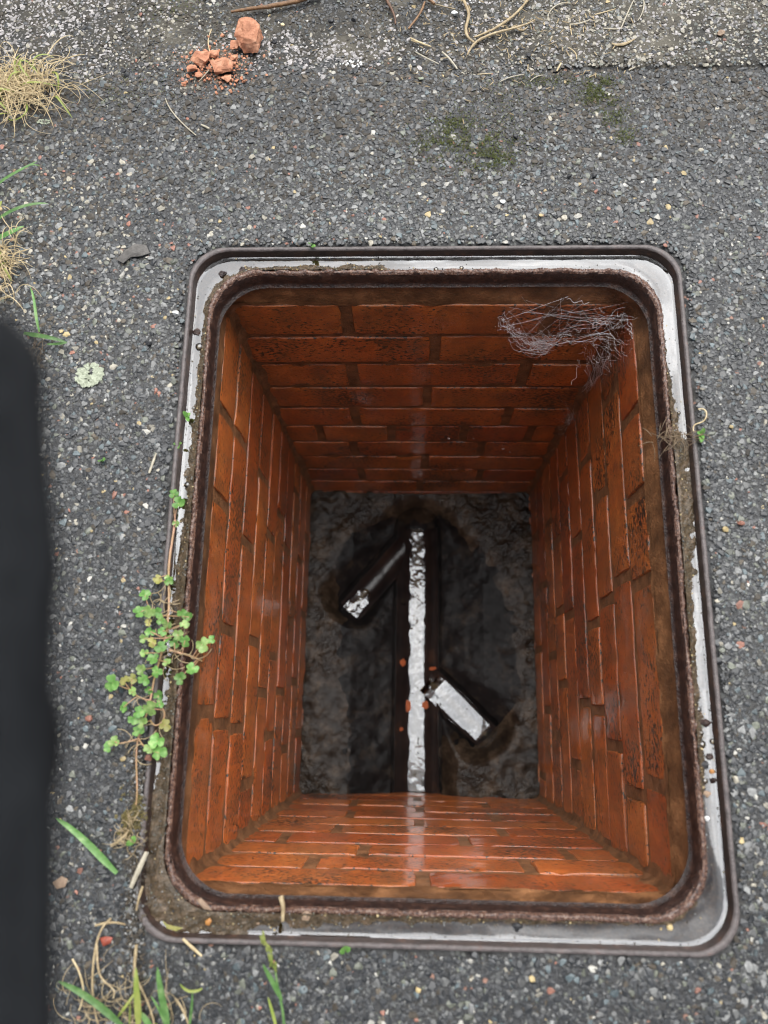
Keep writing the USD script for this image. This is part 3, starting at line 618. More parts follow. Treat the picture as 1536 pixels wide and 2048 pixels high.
mv, mf = half_pipe(A, B, CH_Z, CH_Z - 0.002, CH_R, 0.004, seed=95, n=110, m=30, arc=128)
mc = mv[mf].mean(1); gone = np.zeros(len(mf), bool)
for a, b, r in (LB, RB):
    s_, t_, L_ = seg(mc[:, :2], a, b); rb = r - 0.004
    zb = CH_Z - 0.004 - np.sqrt(np.clip(rb ** 2 - t_ ** 2, 0, None))
    gone |= (s_ > -0.06) & (np.sign(mc[:, 0] - CHX) == np.sign(b[0] - CHX)) & (np.abs(t_) < rb * 0.8) & (mc[:, 2] > zb + 0.001)
main = obj('main_channel', (mv, mf[~gone]), 'clay_pipe', shaft, smooth=50)
for a, b, r in (LB, RB):
    d_ = (b - a) / np.linalg.norm(b - a)
    hv, hf = half_pipe(a - d_ * 0.03, b, CH_Z - 0.004, CH_Z + 0.001, r - 0.004, 0.002, 60, 20, 96, 104)
    hc = hv[hf].mean(1)
    hf = hf[np.abs(hc[:, 0] - CHX) > np.sqrt(np.clip(CH_R ** 2 - (CH_Z - np.minimum(hc[:, 2], CH_Z)) ** 2, 0, None)) - 0.001]
    obj('branch_channel', (hv, hf), 'clay_pipe', shaft, smooth=50)

def flow(a, b, za, zb, r, dep, seed, n=150, m=14, amp=lambda s: 0.001, freq=75, sink=(0, 0)):
    """Shallow water lying in a half-round channel, with ripples; its edge is where the channel comes through."""
    d = (b - a) / np.linalg.norm(b - a); nrm = np.array([-d[1], d[0]]); L = np.linalg.norm(b - a)
    s = np.linspace(0, 1, n); t = np.linspace(-1, 1, m)
    half = math.sqrt(r * r - (r - dep) ** 2) * 1.10
    xy = (a + (b - a) * s[:, None])[:, None] + nrm * (t[None, :] * half)[..., None]
    z = (za + (zb - za) * s)[:, None] - r + dep + 0 * t[None, :]
    v = np.concatenate([xy + 0 * z[..., None], z[..., None]], -1)
    p = v.copy(); p[..., 2] = seed
    e0, e1 = sink
    dip = (np.clip(1 - s / e0, 0, 1) ** 2 if e0 else 0 * s) + (np.clip(1 - (1 - s) / e1, 0, 1) ** 2 if e1 else 0 * s)
    v[..., 2] += (fbm(p * freq, 3, seed) - 0.5) * 2 * amp(s)[:, None] - 0.011 * dip[:, None] * (1 - 0.7 * t[None, :] ** 2 * 0) * (0.6 + 0.8 * noise(p * 120, seed + 3))
    return v.reshape(-1, 3), grid_faces(n, m)
obj('water', flow(A + [0, 0.004], B - [0, 0.03], CH_Z, CH_Z - 0.002, CH_R, 0.0026, 3, 320, 18, lambda s: np.interp(s, [0, .25, .5, .62, 1], [.0007, .0004, .0006, .0013, .0022])), 'water', smooth=True, kind='structure', label='thin rippled stream of water along the main channel of the shaft floor')
RBd = (RB[1] - RB[0]) / np.linalg.norm(RB[1] - RB[0]); LBd = (LB[1] - LB[0]) / np.linalg.norm(LB[1] - LB[0])
obj('water', flow(RB[0] - RBd * 0.003, RB[1] + RBd * 0.004, CH_Z - 0.005, CH_Z - 0.0035, 0.032, 0.0115, 5, 160, 40, lambda s: np.interp(s, [0, .3, .6, 1], [.0009, .0005, .0003, .0005]), 70, (.20, .12)), 'water', smooth=True, kind='structure', label='water filling the lower right branch channel of the shaft floor')
obj('water', flow(LB[0] + LBd * 0.098, LB[1] + LBd * 0.004, CH_Z - 0.0060, CH_Z - 0.001, 0.032, 0.0078, 6, 80, 24, lambda s: np.interp(s, [0, .6, 1], [.0030, .0014, .0006]), 85, (.45, .06)), 'water', smooth=True, kind='structure', label='small pool of water in the upper left branch channel')

def pipe_patch(x, y, w, l, seed):
    """A bare flake of orange clay on the wall of the main channel, following its curve."""
    gg = np.random.default_rng(seed); th = np.linspace(0, 2 * np.pi, 14, endpoint=False)
    rr = 0.6 + 0.4 * gg.random(14)
    pu, pv = rr * np.cos(th) * w / 2, rr * np.sin(th) * l / 2
    def on(u, v, lift):
        ang = np.arcsin(np.clip((x + u - CHX) / CH_R, -0.98, 0.98))
        return np.column_stack([CHX + (CH_R - lift) * np.sin(ang), y + v, CH_Z - 0.001 - (CH_R - lift) * np.cos(ang)])
    v = np.vstack([on(np.array([0.0]), np.array([0.0]), 0.0028), on(pu, pv, 0.0022), on(pu, pv, -0.002)])
    i = np.arange(14); j = (i + 1) % 14
    return v, np.vstack([np.stack([0 * i, 1 + i, 1 + j], 1), np.stack([1 + i, 15 + i, 15 + j], 1), np.stack([1 + i, 15 + j, 1 + j], 1)])
for px, py, w, l, sd in ((805, 1325, 0.012, 0.018, 1), (816, 1412, 0.014, 0.030, 2), (851, 1410, 0.018, 0.020, 3), (866, 1337, 0.016, 0.008, 4), (802, 1458, 0.007, 0.009, 5)):
    p = at(px, py, -0.87)
    obj('clay_chip', pipe_patch(p[0], p[1], w, l, sd), 'clay_chip', main, smooth=40)


# ------------------------------------------------------------------ small things lying about
def on(pts, lift=0.0):
    """Pixels of the photograph -> points on the tarmac; an item may carry its own height as a third number."""
    out = []
    for p in pts:
        q = at(p[0], p[1], p[2] if len(p) > 2 else 0.0)
        base = 0.0
        if len(p) < 3:
            base = float(ground_height(np.array([q[0]]), np.array([q[1]]))[0]) + 0.0015 + (0.0025 if q[1] > 0.555 else 0)
        q[2] += base + lift
        out.append(q)
    return np.array(out)

def lone(name, mesh, m, label, cat, smooth=40, group=None, kind=None):
    return obj(name, mesh, m, None, smooth, label=label, cat=cat, group=group, kind=kind)

def shifted(mesh, p, flat=1.0):
    v, f = mesh
    return v * np.array([1, 1, flat]) + p, f

# brick rubble at the far left
def chunk(px, py, size, seed, squash=(1, .8, .75), label='', rough=0.10, sub=2, name='brick_fragment'):
    p = on([(px, py)])[0]; v, f = rock(seed, size, 16, squash, rough, sub)
    v = v - [0, 0, v[:, 2].min() + size * 0.06]
    return lone(name, (v + p, f), 'brick_rubble', label, 'brick piece', 14)
def big_chunk():
    gg = np.random.default_rng(3)
    q = np.array([[-.006, -.0165, 0], [.010, -.017, .002], [.0155, .006, 0], [-.012, .010, 0], [-.0145, -.002, .012], [-.003, -.0105, .017], [.011, -.011, .013], [.0135, .009, .015], [-.0095, .0145, .019], [.005, .0135, .020], [-.002, .002, .0225], [-.010, -.012, .006]])
    m = trimesh.Trimesh(q).convex_hull
    for _ in range(4): m = m.subdivide()
    v = np.array(m.vertices); v += m.vertex_normals * ((fbm(v * 90, 3, 4) - 0.5) * 0.0050 + (noise(v * 700, 5) - 0.5) * 0.0011)[:, None]
    return v + on([(501, 88)])[0], np.array(m.faces)
lone('brick_fragment', big_chunk(), 'brick_rubble', 'largest chunk of orange brick, whole and angular, behind the crumbled pile', 'brick piece', 25)
for px, py, sz, sd, lb in ((471, 97, 0.012, 21, 'small brick lump touching the lower left of the large orange chunk'), (406, 124, 0.019, 22, 'rounded orange brick lump at the left of the crumbled pile'),
                           (446, 140, 0.023, 23, 'broad crumbled brick lump in the middle of the orange pile'), (428, 112, 0.013, 24, 'upper brick lump of the crumbled pile'), (385, 142, 0.011, 25, 'small brick bit at the left edge of the crumbled pile'),
                           (469, 121, 0.009, 26, 'little brick bit between the pile and the large chunk'), (455, 158, 0.010, 27, 'brick bit nearest the shaft in the crumbled pile'), (398, 151, 0.008, 28, 'small brick bit at the lower left of the crumbled pile'), (368, 168, 0.006, 29, 'lone brick crumb left of and below the orange pile'), (446, 76, 0.005, 30, 'lone brick crumb left of the large orange chunk')):
    chunk(px, py, sz * 1.35, sd, (1, .85, .5), lb, 0.15, 2)
gg = np.random.default_rng(41); n = 800
crp = np.array([on([(432 + dx, 135 + dy)])[0] for dx, dy in gg.normal(size=(n, 2)) * np.array([36, 20]) + np.array([0, 0])])
cr = [rock(60 + k, 1.0, 12, (1, .8, .6), 0.1, 0) for k in range(5)]
instancer(None, 'brick_crumbs', [(c, 'brick_rubble') for c in cr], crp + [0, 0, 0.0005], gg.integers(0, 5, n), quats(n, 0.6, gg), np.repeat((0.0010 + 0.0050 * gg.random(n) ** 4)[:, None], 3, 1), kind='stuff', label='orange brick crumbs and dust spread round the crumbled brick', cat='brick crumbs')

# twigs, stalks, straws
def twig(pts, r, m, label, cat, name, lift=None, seed=0, rough=0.35, branches=()):
    lift = max(np.atleast_1d(r)) if lift is None else lift
    c = on(pts, lift)
    if not branches:
        return lone(name, tube(c, r, 7, None, rough, seed), m, label, cat, 40)
    t = thing(name, label, cat)
    obj('stem', tube(c, r, 7, None, rough, seed), m, t, 40)
    for k, b in enumerate(branches):
        obj('side_shoot', tube(on(b, lift), np.atleast_1d(r) * 0.7, 6, None, rough, seed + k), m, t, 40)
    return t
twig([(464, 30), (500, 26), (540, 21), (585, 12), (645, -6)], [.0016, .0022, .0024, .0026, .0029], 'twig_bark', 'thick straight brown stick lying at the top edge, behind the brick chunk', 'stick', 'stick', seed=1)
twig([(766, -8), (779, 18), (788, 38), (791, 58)], [.0016, .0017, .0014, .0012], 'dark_twig', 'short reddish brown twig hanging down from the top edge, left of the two', 'twig', 'twig', seed=2)
twig([(817, 67), (832, 48), (843, 30), (849, 14)], [.0009, .0013, .0013, .0010], 'twig_bark', 'short knobbly tan twig slanting just right of the reddish twig', 'twig', 'twig', seed=3)
twig([(832, -8), (850, 4), (869, 18)], [.0022, .0021, .0017], 'twig_bark', 'stub of brown twig cut off by the top edge', 'twig', 'twig', seed=4)
twig([(915, -8), (931, 20), (936, 42), (931, 68), (948, 92)], [.0013, .0017, .0018, .0016, .0013], 'dry_stalk', 'bent pale dry stalk running down from the top edge', 'dry stalk', 'dry_stalk', seed=5)
twig([(934, 118), (944, 100), (958, 87), (1000, 70), (1042, 59), (1069, 46)], [.0008, .0013, .0014, .0013, .0012, .0006], 'dry_stalk', 'forked pale dry stalk, the lower one of the two crossing at the top', 'dry stalk', 'dry_stalk', seed=6, branches=[[(1030, 62), (1042, 68), (1054, 60)]])
twig([(948, 82), (985, 66), (1015, 48), (1040, 24), (1066, -8)], [.0010, .0014, .0015, .0014, .0013], 'dry_stalk', 'long pale dry stalk curving up to the top edge above the forked one', 'dry stalk', 'dry_stalk', seed=7)
twig([(868, 16), (890, 22), (910, 26)], [.0006, .0007, .0005], 'dry_stalk', 'thin stalk lying right of the brown twig stub', 'dry stalk', 'dry_stalk', seed=8)
twig([(1222, 93), (1236, 96), (1252, 92), (1267, 84)], [.0010, .0016, .0014, .0006], 'dry_stalk', 'short curved dry stalk lying alone at the upper right', 'dry stalk', 'dry_stalk', seed=9)
STRAWS = [([(821, 84), (840, 93), (862, 101)], .0011, 'pale straw below the knobbly twig, upper one of three'), ([(831, 111), (855, 124), (877, 135)], .0008, 'thin pale straw, lower left one of three near the dry stalks'),
          ([(884, 112), (900, 128), (914, 143)], .0012, 'stout pale straw pointing at the dark tarmac below the bent stalk'), ([(1113, 144), (1121, 131)], .0011, 'tiny pale straw standing out right of the forked stalk'),
          ([(1257, 142), (1271, 135)], .0010, 'tiny pale straw on the joint between old and new tarmac'), ([(1140, 12), (1112, 16), (1098, 30), (1095, 46)], .0007, 'branching thin straw at the top, left of the pale patch'),
          ([(1188, 34), (1208, 28), (1230, 21)], .0007, 'thin straw lying at the top right, upper one'), ([(1240, 62), (1252, 34), (1266, 4)], .0008, 'long thin straw running up to the top edge at the upper right'),
          ([(1138, 54), (1160, 52), (1178, 45)], .0009, 'pale straw across the whitish patch'), ([(1142, 75), (1139, 55)], .0007, 'short straw standing below the whitish patch'), ([(1205, 62), (1236, 62)], .0008, 'straight level straw above the curved stalk'),
          ([(1284, -5), (1286, 20), (1274, 45)], .0007, 'thin straw at the top edge far right'), ([(1135, 100), (1150, 112), (1152, 124)], .0006, 'hair-thin straw right of the grey pebble'), ([(1000, 165), (1022, 155), (1048, 150)], .0006, 'thin crooked straw on the mossy ground, left one'),
          ([(1060, 164), (1070, 156), (1085, 152)], .0006, 'thin crooked straw on the mossy ground, right one'), ([(955, 151), (984, 148)], .0006, 'thin straw on the brown patch'), ([(331, 197), (338, 214), (358, 240), (393, 272)], .0008, 'long thin pale stalk lying alone below the brick pile'),
          ([(403, 250), (419, 258)], .0013, 'short pale splinter right of the long thin stalk'), ([(425, 62), (418, 95), (430, 130), (436, 155)], .0007, 'thin dry stem lying across the crumbled brick'), ([(398, 162), (420, 142), (428, 130)], .0006, 'short dry stem at the lower left of the crumbled brick'),
          ([(300, 948), (314, 908)], .0012, 'pale straw on the tarmac left of the frame'), ([(367, 1876), (384, 1892), (405, 1911)], .0013, 'pale straw just outside the lower left frame corner'),
          ([(298, 1702), (283, 1735), (267, 1772)], .0024, 'broad whitish straw across the lower left edge of the frame')]
for k, (p, r, lb) in enumerate(STRAWS):
    twig(p, [r * 0.8, r, r * 0.7], 'pale_straw' if k % 3 else 'straw', lb, 'straw', 'straw', seed=20 + k, rough=0.2, lift=r + (0.004 if k == 22 else 0))
gg = np.random.default_rng(77)      # uncountable bits of straw in the soil at the top
bits = []
for k in range(230):
    px, py = gg.normal(1010, 130), abs(gg.normal(95, 55)); a = gg.random() * 3.14; L = gg.uniform(4, 15)
    c = on([(px, py), (px + L * math.cos(a), py + L * 0.8 * math.sin(a))], 0.0012)
    bits.append(tube(c, gg.uniform(.0003, .0006), 4, 3))
lone('straw_litter', cat_mesh(bits), 'dry_stalk', 'fine straw litter scattered on the brown soil at the top', 'litter', False, kind='stuff')

# stones and spots on the tarmac
def pebble(px, py, size, seed, m, label, squash=(1, .8, .7), sink=0.1):
    v, f = rock(seed, size, 20, squash, 0.10, 2); v = v - [0, 0, v[:, 2].min() + size * sink]
    return lone('pebble', (v + on([(px, py)])[0], f), m, label, 'pebble', 35)
pebble(1439, 73, 0.0095, 1, 'tan_pebble', 'squarish tan pebble alone at the upper right')
for k, (px, py, sz, lb) in enumerate(((550, 90, .009, 'black pebble just right of the large brick chunk'), (545, 120, .007, 'black pebble below the one beside the brick chunk'), (248, 145, .008, 'dark pebble left of the crumbled brick pile'), (1030, 277, .008, 'small black ribbed pebble right of the moss patch'),
                                     (1056, 117, .008, 'dark pebble below the forked dry stalk'), (663, 50, .009, 'black pebble right of the stick, left one'), (708, 48, .008, 'black pebble right of the stick, middle one'), (1188, 354, .007, 'dark pebble on the plain tarmac far above the frame, right of centre'), (1138, 354, .006, 'dark pebble left of another one above the frame'),
                                     (297, 686, .008, 'dark pebble on the tarmac left of the frame'))):
    pebble(px, py, sz, 10 + k, 'black_pebble', lb)
for k, (px, py, sz, m, lb) in enumerate(((352, 626, .0075, 'white_fleck', 'smooth white pebble just left of the frame'), (909, 34, .008, 'white_fleck', 'whitish stone left of the bent stalk'), (566, 54, .006, 'straw', 'small yellow chip right of the brick chunk'), (842, 160, .007, 'lichen', 'yellow green chip on the brown soil'),
                                        (1005, 404, .007, 'white_fleck', 'oval white stone right above the frame'), (1082, 430, .006, 'stone_yellow', 'yellow chip above the far side of the frame'), (1330, 492, .006, 'stone_red', 'reddish chip beside the upper right frame corner'), (1462, 855, .006, 'stone_yellow', 'yellow chip right of the frame, level with the seedling'),
                                        (1482, 1046, .0075, 'stone_red', 'pinkish orange chip right of the frame'), (1451, 1058, .0075, 'stone_yellow', 'orange yellow chip left of the pinkish one'), (180, 1437, .008, 'stone_red', 'red chip left of the clover'), (298, 1515, .008, 'stone_red', 'pink chip below the clover'), (248, 1517, .007, 'stone_yellow', 'cream chip left of the pink one'),
                                        (1064, 1957, .007, 'stone_yellow', 'yellow chip on the tarmac below the near side of the frame'), (836, 1981, .006, 'stone_yellow', 'golden chip near the bottom edge'))):
    pebble(px, py, sz, 40 + k, m, lb, (1, .8, .5))
def splat(px, py, rx, ry, seed, h=0.0011, cells=26):
    """A thin uneven crust on the ground with ragged edge."""
    c = on([(px, py)])[0]; gg = np.random.default_rng(seed); out = []
    for k in range(cells):
        a = gg.random() * 6.28; r = math.sqrt(gg.random())
        v, f = rock(seed * 50 + k, gg.uniform(.35, .75) * min(rx, ry), 12, (1, .8, .25), 0.2, 1)
        out.append((v + c + [r * rx * math.cos(a), r * ry * math.sin(a), h], f))
    return cat_mesh(out)
lone('mortar_smear', splat(704, 134, .013, .0055, 1, 0.0014, 20), 'white_fleck', 'white smear of mortar on the tarmac right of the brick pile', 'mortar smear', 35)
lone('mortar_smear', splat(952, 8, .008, .006, 2, 0.001, 12), 'white_fleck', 'small white mortar blob at the top edge between the pale stalks', 'mortar smear', 35)
lone('mortar_smear', splat(838, 105, .007, .003, 5, 0.0008, 10), 'white_fleck', 'faint white mortar spot among the straws', 'mortar smear', 35)
lone('lichen_patch', splat(178, 751, .0135, .013, 3, 0.0004, 90), 'lichen', 'round pale green lichen patch on the tarmac left of the frame', 'lichen', 35)
lone('lichen_patch', splat(88, 243, .008, .004, 4, 0.0004, 40), 'lichen', 'small pale lichen streak below the dry grass clump', 'lichen', 35)

# moss: tiny tufts in patches
def moss(name, spots, n, m, label, seed, size=(.0009, .0023)):
    gg = np.random.default_rng(seed); pts = []
    for (px, py, sx, sy, w) in spots:
        k = int(n * w); q = gg.normal(size=(k, 2)) * [sx, sy] + [px, py]
        for x, y in q:
            p = on([(x, y)])[0]
            if noise(p * [110, 110, 0], seed) > 0.34: pts.append(p)
    tufts = []
    for s in range(3):
        g2 = np.random.default_rng(s); out = []
        for _ in range(16):
            d = g2.normal(size=3); d[2] = abs(d[2]) + 0.3; d /= np.linalg.norm(d); a = np.cross(d, [0.3, 0.2, 1]); a /= np.linalg.norm(a)
            b = g2.normal(size=3) * 0.12; out.append((np.array([b - a * .10, b + a * .10, b + d * g2.uniform(.35, .6)]), np.array([[0, 1, 2]])))
        tufts.append(cat_mesh(out))
    k = len(pts); sz = gg.uniform(*size, k)
    return instancer(None, name, [(t, m) for t in tufts], np.array(pts), gg.integers(0, 3, k), quats(k, 0.3, gg), np.repeat(sz[:, None], 3, 1), kind='stuff', label=label, cat='moss')
moss('moss', [(930, 268, 55, 24, .3), (960, 300, 50, 24, .35), (870, 290, 25, 14, .12), (985, 320, 20, 12, .15), (905, 250, 20, 10, .1)], 2600, 'moss', 'dull green moss in a patch on the tarmac above the frame', 1)
moss('moss', [(1190, 190, 20, 12, .4), (1205, 165, 18, 8, .2), (1230, 230, 20, 16, .25), (1250, 270, 14, 10, .15)], 1300, 'moss', 'dull green moss trailing down at the upper right', 2)
moss('moss', [(1080, 160, 40, 10, .4), (1010, 200, 60, 25, .3), (230, 180, 60, 25, .4), (350, 20, 40, 20, .3)], 900, 'moss', 'thin film of moss along the joint of the old tarmac', 3, (.0010, .002))
moss('moss', [(265, 1632, 10, 22, 1.0)], 420, 'moss_dry', 'tuft of yellowish dry moss in the gap beside the lower left frame edge', 4, (.003, .006))
gg = np.random.default_rng(9); n = 1500     # soil in the gap along the left side of the frame
sp = np.array([at(x, y) for x, y in zip(gg.normal(0, 9, n) + np.interp(np.linspace(1500, 2040, n), [1500, 1780, 1860, 2040], [278, 268, 268, 272]), np.linspace(1500, 2040, n))])
instancer(None, 'soil_litter', PROTOS, sp + [0, 0, .0008], gg.choice([8, 9, 9, 4], n) * len(CHIPS) + gg.integers(0, len(CHIPS), n), quats(n, .6, gg), np.repeat((.0012 + .003 * gg.random(n) ** 2)[:, None], 3, 1), kind='stuff', label='brown soil and root litter in the crack left of the frame', cat='soil')

# dry grass clumps at the left edge
def clump(name, label, centre, count, reach, seed, box, green=0.12, h=0.012, m='straw', r0=0.00045, curl=0.9):
    gg = np.random.default_rng(seed); t = thing(name, label, 'grass clump'); dry, grn = [], []
    c0 = at(*centre)
    for k in range(count):
        b = c0 + np.array([gg.normal() * box[0], gg.normal() * box[1], 0.001 + 0.004 * gg.random()])
        a = gg.uniform(0, 2 * np.pi); L = reach * gg.uniform(0.5, 1.1); cu = gg.normal() * curl
        p = [b]
        for s in range(4):
            a += cu * 0.45; p.append(p[-1] + np.array([math.cos(a), math.sin(a), 0]) * L / 4)
        p = np.array(p); p[:, 2] = b[2] + h * gg.uniform(.3, 1) * np.array([0, .8, 1, .7, .2])
        if gg.random() < green: grn.append(blade(p, 0.0024, 12))
        else: dry.append(tube(p, np.array([1, 1, .5]) * r0 * gg.uniform(.6, 1.3), 4, 14))
    obj('dead_blades', cat_mesh(dry), m, t, True, kind='stuff')
    if grn: obj('green_blades', cat_mesh(grn), 'lime_blade', t, True, kind='stuff')
    return t
clump('dry_grass_clump', 'tangled clump of straw coloured dead grass at the upper left edge', (45, 182), 300, 0.048, 5, (.022, .014), 0.05, curl=1.1)
clump('dry_grass_clump', 'dead grass tuft at the left edge above the black cloth', (8, 540), 130, 0.030, 6, (.009, .022), 0.03)
clump('dry_grass_clump', 'wisp of dead roots beside the top of the black cloth', (80, 700), 26, 0.016, 7, (.006, .008), 0.0, .005, 'root_dark', .0003)
clump('dry_grass_clump', 'small knot of dead roots across the right side of the frame', (1345, 878), 60, 0.020, 8, (.012, .0025), 0.0, .004, 'root_dark', .0003)
clump('dry_grass_clump', 'thin dry root tuft in the crack at the lower left of the frame', (262, 1668), 36, 0.016, 9, (.003, .010), 0.0, .005, 'dry_stalk', .0003)
clump('dry_grass_clump', 'dead grass litter at the bottom edge left of centre', (245, 2010), 70, 0.026, 10, (.026, .012), 0.04, .006, 'dry_stalk', .00032)
twig([(205, 220), (238, 96, .006), (262, 82, .008), (300, 96, .004)], [.0005, .0005, .0004, .0003], 'straw', 'long arching dead stem above the upper left grass clump', 'dry stalk', 'dry_stalk', lift=.002, seed=50) if False else None
twig([(100, 120), (118, 96), (140, 83), (152, 84)], [.0006, .0006, .0005, .0003], 'straw', 'long arching dead stem rising from the upper left grass clump', 'dry stalk', 'dry_stalk', lift=.006, seed=50, rough=.1)
twig([(100, 138), (130, 130), (160, 121), (175, 120)], [.0006, .0006, .0007, .0003], 'straw', 'dead stem with a seed knot pointing right from the upper left grass clump', 'dry stalk', 'dry_stalk', lift=.006, seed=51, rough=.3)
twig([(1393, 822), (1408, 826), (1404, 845), (1392, 850), (1384, 866)], [.0006, .0007, .0006, .0006, .0005], 'straw', 'looped pale root on the right rim of the frame above the seedling', 'root', 'root', lift=.004, seed=52)

# green blades
def grass(pts, w, label, m='green_blade', hs=None, extra=(), fold=.35):
    hs = hs or [.004 + .008 * math.sin(math.pi * k / max(1, len(pts) - 1) * .8) for k in range(len(pts))]
    c = np.array([at(p[0], p[1], h) for p, h in zip(pts, hs)])
    if not extra: return lone('grass_blade', blade(c, w, 18, fold), m, label, 'grass blade', True)
    t = thing('grass_blade', label, 'grass blade'); obj('leaf_blade', blade(c, w, 18, fold), m, t, True)
    for e, ew in extra: obj('leaf_blade', blade(np.array([at(p[0], p[1], .006) for p in e]), ew, 14, fold), m, t, True)
    return t
grass([(-12, 376), (20, 352), (45, 338), (75, 322)], .0038, 'green blade at the left edge, uppermost of three', extra=[([(45, 338), (62, 330), (80, 332)], .002)])
grass([(-12, 445), (20, 424), (50, 412), (97, 407)], .0042, 'green blade at the left edge, middle one of three')
grass([(-12, 482), (12, 470), (30, 461), (48, 452)], .0062, 'broad green blade at the left edge, lowest of three')
grass([(-14, 428), (-2, 412), (3, 402)], .005, 'stub of lime green blade cut by the left edge', 'lime_blade')
grass([(79, 664), (73, 635), (68, 600), (60, 574)], .0030, 'thin upright green blade above the folded one near the black cloth')
grass([(48, 666), (80, 672), (110, 678), (134, 685)], .0048, 'folded green blade beside the shoulder of the black cloth', extra=[([(134, 685), (115, 688), (93, 688)], .003)])
grass([(234, 1746), (205, 1716), (165, 1676), (112, 1636)], .0062, 'broad green blade lying on the tarmac left of the lower frame corner', hs=[.003, .006, .008, .008])
grass([(245, 2052), (215, 2024), (170, 1990), (118, 1963)], .0060, 'green and yellow blade reaching left at the bottom left', hs=[.010, .012, .014, .012])
grass([(336, 2056), (330, 2020), (322, 1980), (315, 1934)], .0060, 'upright bright green blade at the bottom, tallest of the tuft', hs=[.008, .016, .024, .028])
grass([(330, 2050), (320, 2022), (302, 1992)], .0022, 'thin pale green blade leaning left of the tall bright one', hs=[.008, .013, .016])
grass([(277, 2056), (276, 2010), (273, 1965), (272, 1935)], .0058, 'yellow green blade standing left of the tall bright one', 'lime_blade', hs=[.008, .014, .018, .018])
grass([(378, 2056), (383, 2020), (385, 1984)], .0022, 'thin green blade right of the tall bright one', hs=[.008, .012, .016])
grass([(302, 2052), (290, 2036), (282, 2024)], .005, 'short green blade tip at the bottom edge', hs=[.006, .009, .010])
grass([(258, 2054), (260, 2030), (260, 2004)], .0016, 'thin straw coloured blade left of the yellow green one', 'lime_blade', hs=[.006, .010, .012])
grass([(553, 2056), (546, 2028), (536, 1994)], .0026, 'narrow grass blade left of the flowering stalk at the bottom', 'lime_blade', hs=[.006, .009, .012])
fl = thing('flowering_grass', 'green flowering grass stalk with a seed head at the bottom centre left', 'grass stalk')
obj('stem', tube(np.array([at(568, 2056, .010), at(563, 2010, .014), at(556, 1975, .017), at(550, 1936, .020)]), [.0010, .0010, .0006], 6), 'green_blade', fl, True)
obj('leaf_blade', blade(np.array([at(563, 2000, .014), at(552, 1975, .018), at(538, 1950, .022), at(526, 1928, .026)]), .0042, 16), 'green_blade', fl, True)
gg = np.random.default_rng(12); sp = []
for k in range(34):
    s = k / 33; px, py = np.interp(s, [0, .35, 1], [550, 541, 523]), np.interp(s, [0, .35, 1], [1938, 1912, 1868])
    if .38 < s < .47: continue
    b = at(px + gg.normal() * 3.0, py, .020 + gg.normal() * .001); v, f = rock(300 + k, .0052, 14, (.42, 1.25, .42), .05, 1); a = gg.normal() * .4 + .3
    v = v @ np.array([[math.cos(a), math.sin(a), 0], [-math.sin(a), math.cos(a), 0], [0, 0, 1]]); sp.append((v + b, f))
obj('seed_head', cat_mesh(sp), 'lime_blade', fl, 40)
for pts, r, lb in (([(226, 1834), (205, 1862), (195, 1900), (191, 1950), (206, 2056)], .0010, 'long dry brown stem at the lower left, left of the crack'), ([(198, 1880), (203, 1935), (214, 1958), (232, 1976), (231, 1992)], .0009, 'crooked thin dry stem hanging right of the long brown one'),
                   ([(277, 1886), (274, 1915), (272, 1950)], .0014, 'dry brown stem above the yellow green blade'), ([(274, 1944), (288, 1975), (304, 2010), (314, 2056)], .0009, 'dry reddish stem slanting between the two upright blades'), ([(150, 1914), (164, 1940), (171, 1965), (163, 2016)], .0008, 'thin bent straw near the black cloth at the bottom left'),
                   ([(355, 1992), (368, 2012), (383, 2052)], .0009, 'dry brown stem right of the tall bright blade'), ([(196, 1848), (225, 1842), (255, 1846)], .0010, 'curled dry stem above the red leaf scrap'), ([(226, 1690), (246, 1676), (262, 1658)], .0013, 'short pale root left of the dry moss tuft'), ([(290, 1770), (283, 1790), (277, 1818)], .0011, 'short pale stem in the lower left corner of the crack')):
    twig(pts, [r, r, r * .7], 'dry_stalk' if 'straw' not in lb else 'straw', lb, 'dry stalk', 'dry_stalk', lift=.005, seed=int(r * 1e5), rough=.25)

def scrap(pts, seed, lift=.002):
    """A curled scrap of leaf: an outline of pixels, domed and thin."""
    c = np.array([at(*p, lift) for p in pts]); mid = c.mean(0); rows = [mid[None]]
    v = np.vstack([mid + [0, 0, .0022], (mid + c) / 2 + [0, 0, .0015], c]); n = len(c)
    v[:, 2] += (noise(v * 300, seed) - .5) * .0024
    i = np.arange(n); j = (i + 1) % n
    return v, np.vstack([np.stack([0 * i, 1 + i, 1 + j], 1), np.stack([1 + i, 1 + n + i, 1 + n + j], 1), np.stack([1 + i, 1 + n + j, 1 + j], 1)])
lone('leaf_scrap', scrap([(199, 1876), (212, 1873), (226, 1875), (220, 1887), (206, 1893)], 1), 'red_leaf', 'dark red leaf scrap on the tarmac at the lower left', 'leaf', True)
lone('leaf_scrap', scrap([(324, 1840), (332, 1848), (350, 1852), (366, 1856), (352, 1862), (334, 1858)], 2, .001), 'yellow_leaf', 'curled yellow green leaf scrap in the lower left frame corner', 'leaf', True)
lone('leaf_scrap', scrap([(410, 1842), (420, 1835), (424, 1842), (418, 1852), (411, 1850)], 3, -.003), 'orange_leaf', 'orange brown leaf scrap in the near groove of the frame', 'leaf', True)
lone('leaf_scrap', scrap([(604, 1826), (616, 1818), (624, 1828), (616, 1842), (604, 1840)], 4, -.005), 'tan_pebble', 'tan leaf scrap lying in the near groove right of the twig', 'leaf', True)
